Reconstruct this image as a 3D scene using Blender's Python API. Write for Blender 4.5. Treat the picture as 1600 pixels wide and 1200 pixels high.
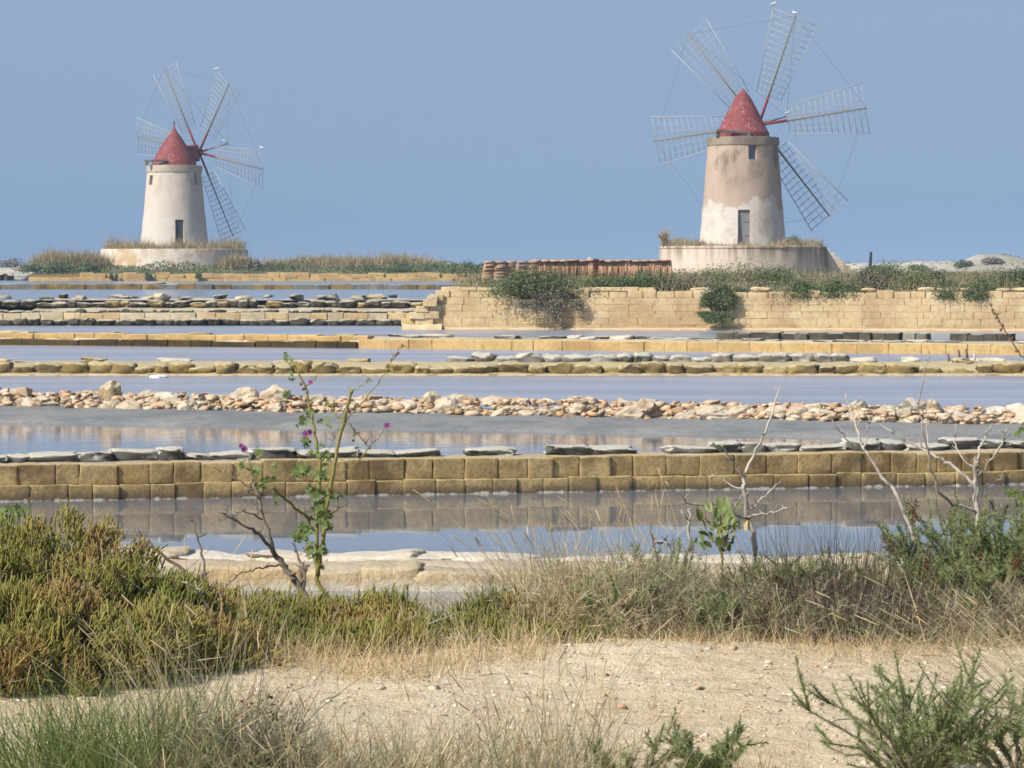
import bpy, bmesh, math, random
import numpy as np
from mathutils import Vector, Matrix, noise as mnoise
random.seed(7); rng = np.random.default_rng(7)
for o in list(bpy.data.objects): bpy.data.objects.remove(o)
SC = bpy.context.scene; COL = SC.collection
R = math.radians; PI = math.pi

# ------------------------------------------------------------------ camera
FPX = 5333.0; EYE = 2.3; HOR = 412.0            # focal length in photo pixels, eye height, horizon row
PITCH = -math.atan((600 - HOR) / FPX)
cd = bpy.data.cameras.new('camera'); cam = bpy.data.objects.new('camera', cd); COL.objects.link(cam)
cd.sensor_width = 36; cd.lens = 36 * FPX / 1600; cd.clip_start = .1; cd.clip_end = 40000
cam.location = (0, 0, EYE); cam.rotation_euler = (R(90) + PITCH, 0, 0)
SC.camera = cam

# ------------------------------------------------------------------ sky, sun, exposure
SUN_DIR = Vector((-.62, -.46, .66)).normalized()     # towards the sun: left, behind the camera
EXPO = .42
SC.view_settings.view_transform = 'Standard'; SC.view_settings.look = 'None'
SC.view_settings.gamma = 1; SC.view_settings.exposure = EXPO; SC.view_settings.use_curve_mapping = False
w = bpy.data.worlds.new('World'); SC.world = w; w.use_nodes = True
nt = w.node_tree; nt.nodes.clear()
sky = nt.nodes.new('ShaderNodeTexSky'); sky.sky_type = 'NISHITA'; sky.sun_disc = False
sky.sun_elevation = math.asin(SUN_DIR.z); sky.sun_rotation = math.atan2(SUN_DIR.x, SUN_DIR.y)
sky.air_density = 1.0; sky.dust_density = 2.0; sky.ozone_density = 1.5
tc = nt.nodes.new('ShaderNodeTexCoord'); sep = nt.nodes.new('ShaderNodeSeparateXYZ')
nt.links.new(tc.outputs['Generated'], sep.inputs[0])
SKYS = .1
def hz(r, g, b):
    k = 2 ** EXPO * SKYS
    return (r / k, g / k, b / k, 1)
ramp = nt.nodes.new('ShaderNodeValToRGB'); cr = ramp.color_ramp          # low marine haze, the same all round the horizon
cr.elements[0].position = 0.0; cr.elements[0].color = (.245, .365, .56, 1)
cr.elements[1].position = 1.0; cr.elements[1].color = (.29, .39, .56, 1)
e = cr.elements.new(.25); e.color = (.285, .405, .585, 1)
e = cr.elements.new(.6); e.color = (.305, .415, .59, 1)
mr = nt.nodes.new('ShaderNodeMapRange'); mr.inputs['From Min'].default_value = 0; mr.inputs['From Max'].default_value = .12
nt.links.new(sep.outputs['Z'], mr.inputs['Value']); nt.links.new(mr.outputs[0], ramp.inputs[0])
sc_ = nt.nodes.new('ShaderNodeVectorMath'); sc_.operation = 'SCALE'; sc_.inputs['Scale'].default_value = 1 / (SKYS * 2 ** EXPO)
nt.links.new(ramp.outputs[0], sc_.inputs[0])
mr2 = nt.nodes.new('ShaderNodeMapRange'); mr2.interpolation_type = 'SMOOTHSTEP'
mr2.inputs['From Min'].default_value = .08; mr2.inputs['From Max'].default_value = .45
nt.links.new(sep.outputs['Z'], mr2.inputs['Value'])
mx = nt.nodes.new('ShaderNodeMix'); mx.data_type = 'RGBA'
nt.links.new(mr2.outputs[0], mx.inputs['Factor']); nt.links.new(sc_.outputs[0], mx.inputs['A']); nt.links.new(sky.outputs[0], mx.inputs['B'])
bg = nt.nodes.new('ShaderNodeBackground'); bg.inputs['Strength'].default_value = SKYS
nt.links.new(mx.outputs['Result'], bg.inputs['Color'])
wo = nt.nodes.new('ShaderNodeOutputWorld'); nt.links.new(bg.outputs[0], wo.inputs['Surface'])
sd = bpy.data.lights.new('sun', 'SUN'); sd.energy = 4.0; sd.angle = R(.6); sd.color = (1, .945, .86)
sun = bpy.data.objects.new('sun', sd); COL.objects.link(sun); sun.location = (-30, -20, 60)
sun.rotation_euler = SUN_DIR.to_track_quat('Z', 'Y').to_euler()
SC.cycles.use_denoising = True
SC.cycles.max_bounces = 5; SC.cycles.diffuse_bounces = 2; SC.cycles.glossy_bounces = 2; SC.cycles.transmission_bounces = 2; SC.cycles.volume_bounces = 0; SC.cycles.transparent_max_bounces = 4
SC.cycles.filter_width = 1.7

# ------------------------------------------------------------------ pixel <-> place
cp, sp_ = math.cos(PITCH), math.sin(PITCH)
def ray(u, v):
    a = (u - 800) / FPX; b = -(v - 600) / FPX
    return Vector((a, cp - b * sp_, sp_ + b * cp))
def at(u, v, D):                        # the point seen at (u, v) that lies D metres out
    d = ray(u, v); s = D / d.y
    return Vector((d.x * s, D, EYE + d.z * s))
def onz(u, v, z=0.0):                   # the point of the level z seen at (u, v)
    d = ray(u, v); s = (z - EYE) / d.z
    return Vector((d.x * s, d.y * s, z))
def ux(u, D): return (u - 800) / FPX * D
def pxm(D): return FPX / D
def srgb(r, g, b, k=1.0):
    f = lambda c: ((c / 255 + .055) / 1.055) ** 2.4 if c > 10 else c / 255 / 12.92
    return (f(r) * k, f(g) * k, f(b) * k, 1)

# ------------------------------------------------------------------ materials
class NB:
    def __init__(s, name):
        s.m = bpy.data.materials.new(name); s.m.use_nodes = True; s.t = s.m.node_tree; s.t.nodes.clear()
        s.pos = None
    def n(s, typ, **kw):
        x = s.t.nodes.new(typ)
        for k, v in kw.items():
            if k.startswith('i_'): x.inputs[k[2:].replace('_', ' ')].default_value = v
            else: setattr(x, k, v)
        return x
    def l(s, a, b): s.t.links.new(a, b)
    def P(s):
        if s.pos is None: s.pos = s.n('ShaderNodeNewGeometry')
        return s.pos.outputs['Position']
    def noise(s, scale, detail=5, rough=.6, stretch=None):
        x = s.n('ShaderNodeTexNoise'); x.inputs['Scale'].default_value = scale
        x.inputs['Detail'].default_value = detail; x.inputs['Roughness'].default_value = rough
        if stretch:
            mp = s.n('ShaderNodeMapping'); mp.inputs['Scale'].default_value = stretch; s.l(s.P(), mp.inputs['Vector']); s.l(mp.outputs[0], x.inputs['Vector'])
        else: s.l(s.P(), x.inputs['Vector'])
        return x.outputs['Fac']
    def rng(s, v, a, b, c=0., d=1., smooth=True):
        x = s.n('ShaderNodeMapRange'); x.interpolation_type = 'SMOOTHSTEP' if smooth else 'LINEAR'
        for k, q in zip(('From Min', 'From Max', 'To Min', 'To Max'), (a, b, c, d)): x.inputs[k].default_value = q
        s.l(v, x.inputs['Value']); return x.outputs[0]
    def mix(s, f, a, b, blend='MIX'):
        x = s.n('ShaderNodeMix', data_type='RGBA', blend_type=blend)
        if isinstance(f, (int, float)): x.inputs['Factor'].default_value = f
        else: s.l(f, x.inputs['Factor'])
        for k, q in (('A', a), ('B', b)):
            if isinstance(q, tuple): x.inputs[k].default_value = q
            else: s.l(q, x.inputs[k])
        return x.outputs['Result']
    def math(s, op, a, b=0.):
        x = s.n('ShaderNodeMath', operation=op)
        for k, q in ((0, a), (1, b)):
            if isinstance(q, (int, float)): x.inputs[k].default_value = q
            else: s.l(q, x.inputs[k])
        return x.outputs[0]
    def objrand(s): return s.n('ShaderNodeObjectInfo').outputs['Random']
    def ramp(s, f, cols):
        x = s.n('ShaderNodeValToRGB'); c = x.color_ramp
        while len(c.elements) < len(cols): c.elements.new(.5)
        for i, (p, q) in enumerate(cols): c.elements[i].position = p; c.elements[i].color = q
        s.l(f, x.inputs[0]); return x.outputs[0]
    def attr(s, name): return s.n('ShaderNodeAttribute', attribute_name=name).outputs['Fac']
    def bump(s, h, strength=.5, dist=.02):
        x = s.n('ShaderNodeBump'); x.inputs['Strength'].default_value = strength; x.inputs['Distance'].default_value = dist
        s.l(h, x.inputs['Height']); return x.outputs[0]
    def out(s, col, rough=.85, nrm=None, spec=.25, transl=None):
        p = s.n('ShaderNodeBsdfPrincipled'); p.inputs['Roughness'].default_value = rough
        p.inputs['Specular IOR Level'].default_value = spec
        if isinstance(col, tuple): p.inputs['Base Color'].default_value = col
        else: s.l(col, p.inputs['Base Color'])
        if nrm is not None: s.l(nrm, p.inputs['Normal'])
        o = s.n('ShaderNodeOutputMaterial'); sh = p.outputs[0]
        if transl:
            t = s.n('ShaderNodeBsdfTranslucent'); mm = s.n('ShaderNodeMixShader'); mm.inputs[0].default_value = transl
            if isinstance(col, tuple): t.inputs[0].default_value = col
            else: s.l(col, t.inputs[0])
            s.l(sh, mm.inputs[1]); s.l(t.outputs[0], mm.inputs[2]); sh = mm.outputs[0]
        s.l(sh, o.inputs['Surface']); return s.m

def stone_mat(name, palette, scale, bump_d, dark=None, dark_amt=.5, crust=None, crust_amt=.5, rough=.9, wet=None, clo=.35):
    """palette: colours the stones vary between; dark: stains; crust: salt or dust lying on upward faces; wet: (z0,z1,colour)"""
    b = NB(name)
    c = b.ramp(b.objrand(), [(i / max(1, len(palette) - 1), p) for i, p in enumerate(palette)])
    n1 = b.noise(scale, 6, .65); n2 = b.noise(scale * 4.3, 5, .7); n0 = b.noise(scale * .25, 3, .5)
    c = b.mix(b.rng(n1, .3, .7, 0, .45), c, palette[-1]); c = b.mix(b.rng(n2, .4, .7, .0, .5), c, tuple(q * .55 for q in palette[0][:3]) + (1,))
    if dark: c = b.mix(b.math('MULTIPLY', b.rng(n0, .42, .62), b.rng(n1, .3, .55, dark_amt * .3, dark_amt)), c, dark)
    n3 = b.noise(scale * 2.1, 4, .6); c = b.mix(b.rng(n3, .5, .68, 0, .42), c, tuple(q * .62 for q in palette[0][:3]) + (1,))
    if wet:
        sx = b.n('ShaderNodeSeparateXYZ'); b.l(b.P(), sx.inputs[0])
        zz = b.math('ADD', sx.outputs['Z'], b.rng(n1, 0, 1, -.05, .05))
        c = b.mix(b.rng(zz, wet[0], wet[1], 1, 0), c, wet[2])
        if len(wet) > 3: c = b.mix(b.rng(b.math('ADD', sx.outputs['Z'], b.rng(n1, .2, .8, -.03, .03)), -.006, .012, .8, 0), c, wet[3])
    if crust:
        g = b.n('ShaderNodeNewGeometry'); sn = b.n('ShaderNodeSeparateXYZ'); b.l(g.outputs['Normal'], sn.inputs[0])
        up = b.math('ADD', sn.outputs['Z'], b.rng(n1, .2, .8, -.35, .35))
        c = b.mix(b.math('MULTIPLY', b.rng(up, clo, clo + .35), crust_amt), c, crust)
    h = b.math('ADD', n1, b.math('MULTIPLY', n2, .5))
    return b.out(c, rough, b.bump(h, .7, bump_d), .15)

def plant_mat(name, cols, transl=.25, rough=.6, spec=.25):
    b = NB(name); c = b.ramp(b.attr('tint'), cols)
    return b.out(c, rough, None, spec, transl)

YEL = [srgb(218, 192, 146, .82), srgb(226, 202, 158, .82), srgb(222, 194, 144, .82), srgb(232, 214, 174, .82)]
M = {}
M['tufa'] = stone_mat('tufa', YEL, 1.6, .03, srgb(170, 132, 92, .75), .5, srgb(232, 214, 176, .8), .5, wet=(-.02, .16, srgb(190, 158, 108, .8)))
M['tufa_low'] = stone_mat('tufa_low', [srgb(212, 178, 118, .8), srgb(224, 190, 130, .8), srgb(216, 186, 128, .8)], 2.5, .02, srgb(160, 126, 84, .7), .5, srgb(226, 208, 166, .8), .6)
M['tufa_algae'] = stone_mat('tufa_algae', [srgb(88, 76, 48, .6), srgb(120, 102, 66, .6), srgb(100, 86, 58, .6)], 3, .03, srgb(60, 52, 40, .6), .6, srgb(200, 176, 120, .8), .5, clo=.8)
M['block'] = stone_mat('block', [srgb(160, 140, 98, .8), srgb(186, 163, 116, .84), srgb(148, 131, 94, .8), srgb(200, 176, 126, .84), srgb(174, 147, 100, .84)], 6, .03, srgb(104, 84, 58, .7), .75, srgb(214, 194, 148, .8), .65, wet=(.02, .11, srgb(128, 112, 88, .6), srgb(214, 210, 200, .8)))
M['slab'] = stone_mat('slab', [srgb(150, 148, 136, .75), srgb(112, 112, 104, .75), srgb(140, 138, 128, .75), srgb(92, 94, 88, .75)], 7, .03, srgb(64, 66, 62, .7), .7, srgb(214, 209, 194, .8), .9, clo=.3)
M['dark_stone'] = stone_mat('dark_stone', [srgb(96, 92, 80, .7), srgb(126, 120, 104, .7), srgb(74, 70, 62, .7)], 3, .05, srgb(54, 50, 44, .7), .7, srgb(206, 196, 168, .85), .9, clo=.62)
M['grey_stone'] = stone_mat('grey_stone', [srgb(150, 146, 132, .75), srgb(172, 168, 154, .75), srgb(128, 124, 112, .75)], 3, .04, srgb(92, 90, 84, .7), .6, srgb(214, 208, 190, .85), .8, clo=.5)
M['olive_stone'] = stone_mat('olive_stone', [srgb(150, 126, 78, .75), srgb(172, 150, 100, .75), srgb(132, 112, 72, .75), srgb(190, 166, 114, .75)], 4, .04, srgb(84, 74, 56, .7), .75, srgb(214, 200, 160, .8), .75, clo=.55)
M['rubble'] = stone_mat('rubble', [srgb(208, 180, 146, .78), srgb(224, 206, 178, .78), srgb(186, 166, 138, .75), srgb(206, 166, 122, .78), srgb(222, 208, 184, .76), srgb(198, 182, 154, .76), srgb(164, 150, 130, .72)], 7, .03, srgb(140, 116, 92, .75), .5, srgb(234, 222, 200, .85), .4)
M['rubble_grey'] = stone_mat('rubble_grey', [srgb(140, 132, 118, .75), srgb(172, 162, 146, .75)], 6, .04, srgb(88, 84, 78, .7), .7, srgb(216, 206, 186, .85), .6)
M['boulder'] = stone_mat('boulder', [srgb(216, 200, 172, .72), srgb(204, 178, 136, .72), srgb(212, 194, 164, .72)], 6, .08, srgb(136, 116, 92, .72), .85, srgb(234, 224, 202, .85), .5)
M['bank_stone'] = stone_mat('bank_stone', [srgb(212, 188, 146, .8), srgb(220, 202, 166, .8), srgb(204, 176, 128, .8)], 8, .06, srgb(158, 136, 106, .75), .7, srgb(226, 214, 188, .8), .4, wet=(.0, .09, srgb(206, 198, 178, .8)))
M['white_stone'] = stone_mat('white_stone', [srgb(226, 216, 196, .85), srgb(232, 224, 206, .85)], 6, .02, srgb(190, 174, 150, .8), .4)
M['crust'] = stone_mat('crust', [srgb(196, 178, 152, .8), srgb(206, 190, 164, .8)], 5, .04, srgb(146, 128, 108, .75), .6, srgb(216, 202, 176, .8), .3)
M['pale_crust'] = stone_mat('pale_crust', [srgb(212, 198, 166, .8), srgb(220, 208, 180, .8)], 1.5, .04, srgb(160, 148, 126, .75), .5)
M['mud'] = stone_mat('mud', [srgb(150, 152, 150, .75), srgb(162, 162, 158, .75)], 2.5, .04, srgb(122, 126, 130, .7), .6, rough=.6)
M['core'] = stone_mat('core', [srgb(150, 122, 84, .7), srgb(160, 132, 92, .7)], 3, .03)
M['island'] = stone_mat('island', [srgb(150, 138, 104, .75), srgb(168, 154, 120, .75)], .5, .1, srgb(112, 112, 74, .7), .7)
M['dune'] = stone_mat('dune', [srgb(206, 198, 180, .85), srgb(214, 206, 190, .85)], .12, .5, srgb(150, 146, 126, .75), .7)
M['seabed'] = stone_mat('seabed', [srgb(128, 120, 108, .7), srgb(140, 132, 118, .7)], .3, .02)
M['salt'] = stone_mat('salt', [(.86, .86, .87, 1), (.9, .9, .9, 1)], 9, .01, rough=.5)
M['tile'] = stone_mat('tile', [srgb(204, 160, 130, .78), srgb(218, 182, 152, .78), srgb(190, 144, 116, .78), srgb(222, 198, 170, .78)], 3, .02, srgb(150, 104, 84, .7), .4)
M['tile_edge'] = stone_mat('tile_edge', [srgb(168, 122, 96, .8), srgb(200, 156, 126, .82), srgb(132, 100, 80, .75), srgb(214, 176, 144, .85), srgb(184, 158, 126, .8)], 3, .02, srgb(92, 70, 56, .7), .5)
M['rust'] = stone_mat('rust', [srgb(96, 56, 42, .7), srgb(122, 70, 50, .7)], 9, .02, srgb(60, 40, 34, .7), .5)
M['bone_wood'] = stone_mat('bone_wood', [srgb(214, 206, 192, .82), srgb(202, 192, 176, .82)], 30, .004, srgb(120, 108, 94, .7), .6, rough=.8)
M['dark_wood'] = stone_mat('dark_wood', [srgb(154, 140, 124, .75), srgb(136, 122, 108, .75)], 30, .004, srgb(78, 68, 60, .7), .6, rough=.85)
M['old_wood'] = stone_mat('old_wood', [srgb(128, 116, 102, .7), srgb(146, 134, 116, .7)], 6, .01, srgb(80, 72, 64, .7), .6)

def sand_mat():
    b = NB('sand')
    n0 = b.noise(.9, 4, .55); n1 = b.noise(9, 6, .7); n2 = b.noise(60, 4, .7); n3 = b.noise(160, 3, .7)
    c = b.mix(b.rng(n0, .35, .65), srgb(226, 207, 170, .93), srgb(236, 220, 188, .96))
    c = b.mix(b.rng(n1, .45, .72, 0, .75), c, srgb(212, 182, 146, .9))
    c = b.mix(b.rng(n2, .5, .72, 0, .6), c, srgb(238, 222, 196, .85))
    c = b.mix(b.rng(n3, .56, .7, 0, .5), c, srgb(160, 130, 104, .75))
    h = b.math('ADD', b.math('MULTIPLY', n1, 1.5), b.math('ADD', b.math('MULTIPLY', n2, .5), b.math('MULTIPLY', n3, .2)))
    return b.out(c, .95, b.bump(h, 1.0, .035), .1)
M['sand'] = sand_mat()

def water_mat(name, col, rough, ripple, scale, stretch=(.35, 1, 1), ior=1.34):
    b = NB(name)
    n1 = b.noise(scale, 3, .5, stretch); n2 = b.noise(scale * .12, 2, .5, stretch); patch = b.noise(.05, 2, .5, (.3, 1, 1))
    h = b.math('MULTIPLY', b.math('ADD', n1, b.math('MULTIPLY', n2, 1.5)), b.rng(patch, .3, .7, .6, 1.2))
    c = b.mix(b.rng(b.noise(.4, 4, .6, (.2, 1, 1)), .35, .65), col, tuple(q * .76 for q in col[:3]) + (1,))
    p = b.n('ShaderNodeBsdfPrincipled'); b.l(c, p.inputs['Base Color']); p.inputs['Roughness'].default_value = rough
    p.inputs['IOR'].default_value = ior; p.inputs['Specular IOR Level'].default_value = .8
    b.l(b.bump(h, 1.0, ripple), p.inputs['Normal'])
    o = b.n('ShaderNodeOutputMaterial'); b.l(p.outputs[0], o.inputs['Surface']); return b.m
M['water_calm'] = water_mat('water_calm', (.20, .215, .235, 1), .03, .0009, 3, ior=2.8)
M['water_mid'] = water_mat('water_mid', (.2, .2, .2, 1), .06, .006, 3, ior=1.9)
M['water_wind'] = water_mat('water_wind', (.36, .37, .42, 1), .26, .03, 5)
M['water_far'] = water_mat('water_far', (.27, .30, .36, 1), .18, .03, 1.2)
M['sea'] = water_mat('sea', (.09, .16, .26, 1), .3, .1, .3)

# ------------------------------------------------------------------ object helpers
def link(o, parent=None):
    COL.objects.link(o)
    if parent is not None: o.parent = parent
    return o
def empty(name, loc=(0, 0, 0), rz=0, parent=None):
    o = bpy.data.objects.new(name, None); o.empty_display_size = .2; o.location = loc; o.rotation_euler = (0, 0, rz); return link(o, parent)
def tag(o, label=None, cat=None, group=None, kind=None):
    for k, v in (('label', label), ('category', cat), ('group', group), ('kind', kind)):
        if v: o[k] = v
    return o
def thing(name, label, cat, loc=(0, 0, 0), rz=0, group=None): return tag(empty(name, loc, rz), label, cat, group)
def obj(name, mesh, parent=None, loc=None, rot=None, scale=None, mat=None):
    if mat is not None and not mesh.materials: mesh.materials.append(mat)
    o = bpy.data.objects.new(name, mesh)
    if loc is not None: o.location = loc
    if rot is not None: o.rotation_euler = rot
    if scale is not None: o.scale = scale
    if name in ('stems', 'needles', 'blades', 'foliage', 'twigs', 'leaves'): o['kind'] = 'stuff'
    return link(o, parent)
def np_mesh(name, V, quads=None, tris=None, tint=None, smooth=False, mat=None):
    m = bpy.data.meshes.new(name); V = np.asarray(V, np.float32).reshape(-1, 3)
    q = np.zeros((0, 4), np.int32) if quads is None else np.asarray(quads, np.int32).reshape(-1, 4)
    t = np.zeros((0, 3), np.int32) if tris is None else np.asarray(tris, np.int32).reshape(-1, 3)
    m.vertices.add(len(V)); m.vertices.foreach_set('co', V.ravel())
    nl = q.size + t.size; m.loops.add(nl); m.loops.foreach_set('vertex_index', np.concatenate([q.ravel(), t.ravel()]).astype(np.int32))
    m.polygons.add(len(q) + len(t))
    m.polygons.foreach_set('loop_start', np.concatenate([np.arange(len(q)) * 4, q.size + np.arange(len(t)) * 3]).astype(np.int32))
    m.update(calc_edges=True)
    if smooth: m.polygons.foreach_set('use_smooth', np.ones(len(q) + len(t), bool))
    if tint is not None:
        a = m.attributes.new('tint', 'FLOAT', 'POINT'); a.data.foreach_set('value', np.asarray(tint, np.float32))
    if mat is not None: m.materials.append(mat)
    return m
def bm_mesh(name, bm, mat=None, smooth=False):
    bm.normal_update(); m = bpy.data.meshes.new(name); bm.to_mesh(m); bm.free()
    if smooth:
        for p in m.polygons: p.use_smooth = True
    if mat is not None: m.materials.append(mat)
    return m
class VB:                                # vertex buffer: many small faces collected into one part
    def __init__(s): s.V = []; s.Q = []; s.T = []; s.A = []; s.n = 0
    def add(s, V, Q=None, T=None, tint=0.):
        V = np.asarray(V, float).reshape(-1, 3)
        if Q is not None and len(Q): s.Q.append(np.asarray(Q).reshape(-1, 4) + s.n)
        if T is not None and len(T): s.T.append(np.asarray(T).reshape(-1, 3) + s.n)
        s.V.append(V); s.A.append(np.broadcast_to(np.asarray(tint, float), (len(V),)) if np.ndim(tint) == 0 else np.asarray(tint, float)); s.n += len(V)
    def mesh(s, name, mat=None, smooth=False):
        return np_mesh(name, np.concatenate(s.V), np.concatenate(s.Q) if s.Q else None, np.concatenate(s.T) if s.T else None, np.concatenate(s.A), smooth, mat)
def unit(v): return v / np.maximum(1e-9, np.linalg.norm(v, axis=-1, keepdims=True))
def ribbons(vb, base, d, L, W, bend, tint, segs=4, pw=.7):
    """n blades: base(n,3) direction d(n,3) length L width W, bent by the vector bend(n,3)"""
    n = len(base); side = unit(np.cross(d, rng.normal(size=(n, 3)))); t = np.linspace(0, 1, segs + 1)
    c = base[:, None] + d[:, None] * (L[:, None] * t)[..., None] + bend[:, None] * (L[:, None] * t ** 2)[..., None]
    wd = (W[:, None] * np.maximum(.12, (1 - t) ** pw))[..., None] * side[:, None] * .5
    V = np.stack([c - wd, c + wd], 2).reshape(-1, 3)
    i = (np.arange(n)[:, None] * (segs + 1) + np.arange(segs)).ravel() * 2
    vb.add(V, np.stack([i, i + 1, i + 3, i + 2], 1), tint=np.repeat(tint, (segs + 1) * 2))
def fingers(vb, base, d, L, W, tint, bend=None):
    """plump three-sided stems with a pointed tip"""
    n = len(base); a = unit(np.cross(d, rng.normal(size=(n, 3)))); b = np.cross(d, a)
    if bend is None: bend = np.zeros((n, 3))
    rings = []
    for t, r in ((0, .7), (.55, 1.0), (.9, .7)):
        c = base + d * (L * t)[:, None] + bend * (L * t * t)[:, None]
        for k in range(3):
            q = 2 * PI * k / 3
            rings.append(c + (a * math.cos(q) + b * math.sin(q)) * (W * r * .5)[:, None])
    rings.append(base + d * L[:, None] + bend * L[:, None])
    V = np.stack(rings, 1).reshape(-1, 3); o = np.arange(n) * 10; Q = []; T = []
    for s in (0, 3):
        for k in range(3): Q.append(np.stack([o + s + k, o + s + (k + 1) % 3, o + s + 3 + (k + 1) % 3, o + s + 3 + k], 1))
    for k in range(3): T.append(np.stack([o + 6 + k, o + 6 + (k + 1) % 3, o + 9], 1))
    vb.add(V, np.concatenate(Q), np.concatenate(T), np.repeat(tint, 10))
def leaflets(vb, pos, nrm, size, tint, aspect=.5):
    """small pointed diamonds"""
    n = len(pos); a = unit(np.cross(nrm, rng.normal(size=(n, 3)))); b = np.cross(nrm, a); s = size[:, None]
    V = np.stack([pos - a * s * .5, pos + b * s * aspect * .5 + nrm * s * .1, pos + a * s * .5, pos - b * s * aspect * .5 + nrm * s * .1], 1).reshape(-1, 3)
    i = np.arange(n) * 4; vb.add(V, np.stack([i, i + 1, i + 2, i + 3], 1), tint=np.repeat(tint, 4))
def tube(vb, pts, radii, sides=7, tint=0.5, rough=.0):
    pts = [Vector(p) for p in pts]; V = []; n = len(pts); prev = None
    for i, p in enumerate(pts):
        d = (pts[min(i + 1, n - 1)] - pts[max(i - 1, 0)]).normalized()
        a = d.cross(Vector((.3, 1, .2)) if prev is None else prev).normalized() if prev is None else (prev - d * prev.dot(d)).normalized()
        prev = a; b = d.cross(a)
        for k in range(sides):
            q = 2 * PI * k / sides; r = radii[i] * (1 + random.uniform(-rough, rough)); V.append(p + (a * math.cos(q) + b * math.sin(q)) * r)
    Q = [(i * sides + k, i * sides + (k + 1) % sides, (i + 1) * sides + (k + 1) % sides, (i + 1) * sides + k) for i in range(n - 1) for k in range(sides)]
    V.append(pts[0]); V.append(pts[-1]); T = []
    for k in range(sides):
        T.append((len(V) - 2, (k + 1) % sides, k)); T.append((len(V) - 1, (n - 1) * sides + k, (n - 1) * sides + (k + 1) % sides))
    vb.add([tuple(v) for v in V], Q, T, tint)
def crooked(p, n=10, amp=.01):           # a wandering line through the given points
    p = [Vector(q) for q in p]; out = []
    seg = max(2, n // (len(p) - 1))
    for i in range(len(p) - 1):
        for k in range(seg):
            q = p[i].lerp(p[i + 1], k / seg)
            if i or k: q = q + Vector((random.uniform(-1, 1), random.uniform(-1, 1), random.uniform(-1, 1))) * amp
            out.append(q)
    out.append(p[-1]); return out
def taper(n, a, b): return [a + (b - a) * i / (n - 1) for i in range(n)]

# stone shapes shared by all the copies
def block_shape(seed, bev=.03, jit=.012):
    rs = random.Random(seed); bm = bmesh.new(); bmesh.ops.create_cube(bm, size=1)
    bmesh.ops.bevel(bm, geom=bm.edges[:], offset=bev, segments=1, affect='EDGES', profile=.5)
    for v in bm.verts: v.co += Vector((rs.uniform(-jit, jit), rs.uniform(-jit, jit), rs.uniform(-jit, jit)))
    return bm
def round_shape(seed, p=3.0, jit=.08, cuts=3):
    rs = random.Random(seed); bm = bmesh.new(); bmesh.ops.create_cube(bm, size=2)
    bmesh.ops.subdivide_edges(bm, edges=bm.edges[:], cuts=cuts, use_grid_fill=True); o = Vector((rs.uniform(0, 99),) * 3)
    if p > 4:
        for v in bm.verts: v.co = Vector([math.copysign(1 - (1 - min(1, abs(c))) ** (3.0 if p > 10 else 1.7), c) for c in v.co])
    for v in bm.verts:
        c = v.co; k = (abs(c.x) ** p + abs(c.y) ** p + abs(c.z) ** p) ** (1 / p)
        q = c / k; q = q * .5 + Vector([mnoise.noise(q * 1.3 + o + Vector((i * 17, 0, 0))) for i in range(3)]) * jit + Vector([mnoise.noise(q * 3.7 + o + Vector((i * 7, 0, 0))) for i in range(3)]) * jit * .5 + Vector([mnoise.noise(q * 8.5 + o + Vector((i * 5, 0, 0))) for i in range(3)]) * jit * .2
        v.co = q
    return bm
def hull_shape(seed, n=16):
    rs = random.Random(seed); bm = bmesh.new()
    for _ in range(n):
        v = Vector((rs.uniform(-.5, .5), rs.uniform(-.5, .5), rs.uniform(-.5, .5))); v *= .5 / max(.25, max(abs(v.x), abs(v.y), abs(v.z))) * rs.uniform(.75, 1.0); bm.verts.new(v)
    r = bmesh.ops.convex_hull(bm, input=bm.verts[:]); 
    bmesh.ops.delete(bm, geom=[v for v in bm.verts if not v.link_faces], context='VERTS')
    return bm
def crag_shape(seed, sub=3, amp=.22):
    bm = bmesh.new(); bmesh.ops.create_icosphere(bm, subdivisions=sub, radius=.5); o = Vector((seed * 7.3, seed * 3.1, seed))
    for v in bm.verts:
        n = v.co.normalized()
        f = 1 + amp * mnoise.noise(n * 1.6 + o) * 1.4 + amp * .6 * mnoise.noise(Vector((n.x * 2, n.y * 2, n.z * 7)) + o)+ amp * .35 * mnoise.noise(n * 7 + o)
        v.co = n * .5 * f
    return bm
SHAPES = {}
def shape(kind, i, mat):
    k = (kind, i, mat)
    if k not in SHAPES:
        f = {'block': lambda: (block_shape(i + 1), False), 'soft': lambda: (round_shape(i + 11, 34, .028, 6), True), 'round': lambda: (round_shape(i + 31, 3.3, .16, 5), True),
             'ledge': lambda: (round_shape(i + 91, 9, .07, 7), True), 'slab': lambda: (round_shape(i + 51, 6.5, .15, 6), True), 'hull': lambda: (hull_shape(i + 71), False), 'crag': lambda: (crag_shape(i + 3), False)}[kind]()
        SHAPES[k] = bm_mesh('%s_shape' % kind, f[0], M[mat], f[1])
    return SHAPES[k]
def stone(parent, name, kind, mat, c, size, rz=0, tilt=0., i=None):
    m = shape(kind, random.randrange(8) if i is None else i, mat)
    return obj(name, m, parent, c, (random.uniform(-tilt, tilt), random.uniform(-tilt, tilt), rz + (PI if random.random() < .5 else 0)), size)
def line_pts(vl, vr, z=0., ul=-100, ur=1700):       # a line on level z seen from (ul, vl) to (ur, vr)
    a = onz(0, vl, z); b = onz(1600, vr, z); d = (b - a)
    f = lambda u: None
    # slide along the line in the picture
    return onz(ul, vl + (vr - vl) * ul / 1600, z), onz(ur, vl + (vr - vl) * ur / 1600, z)
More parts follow.
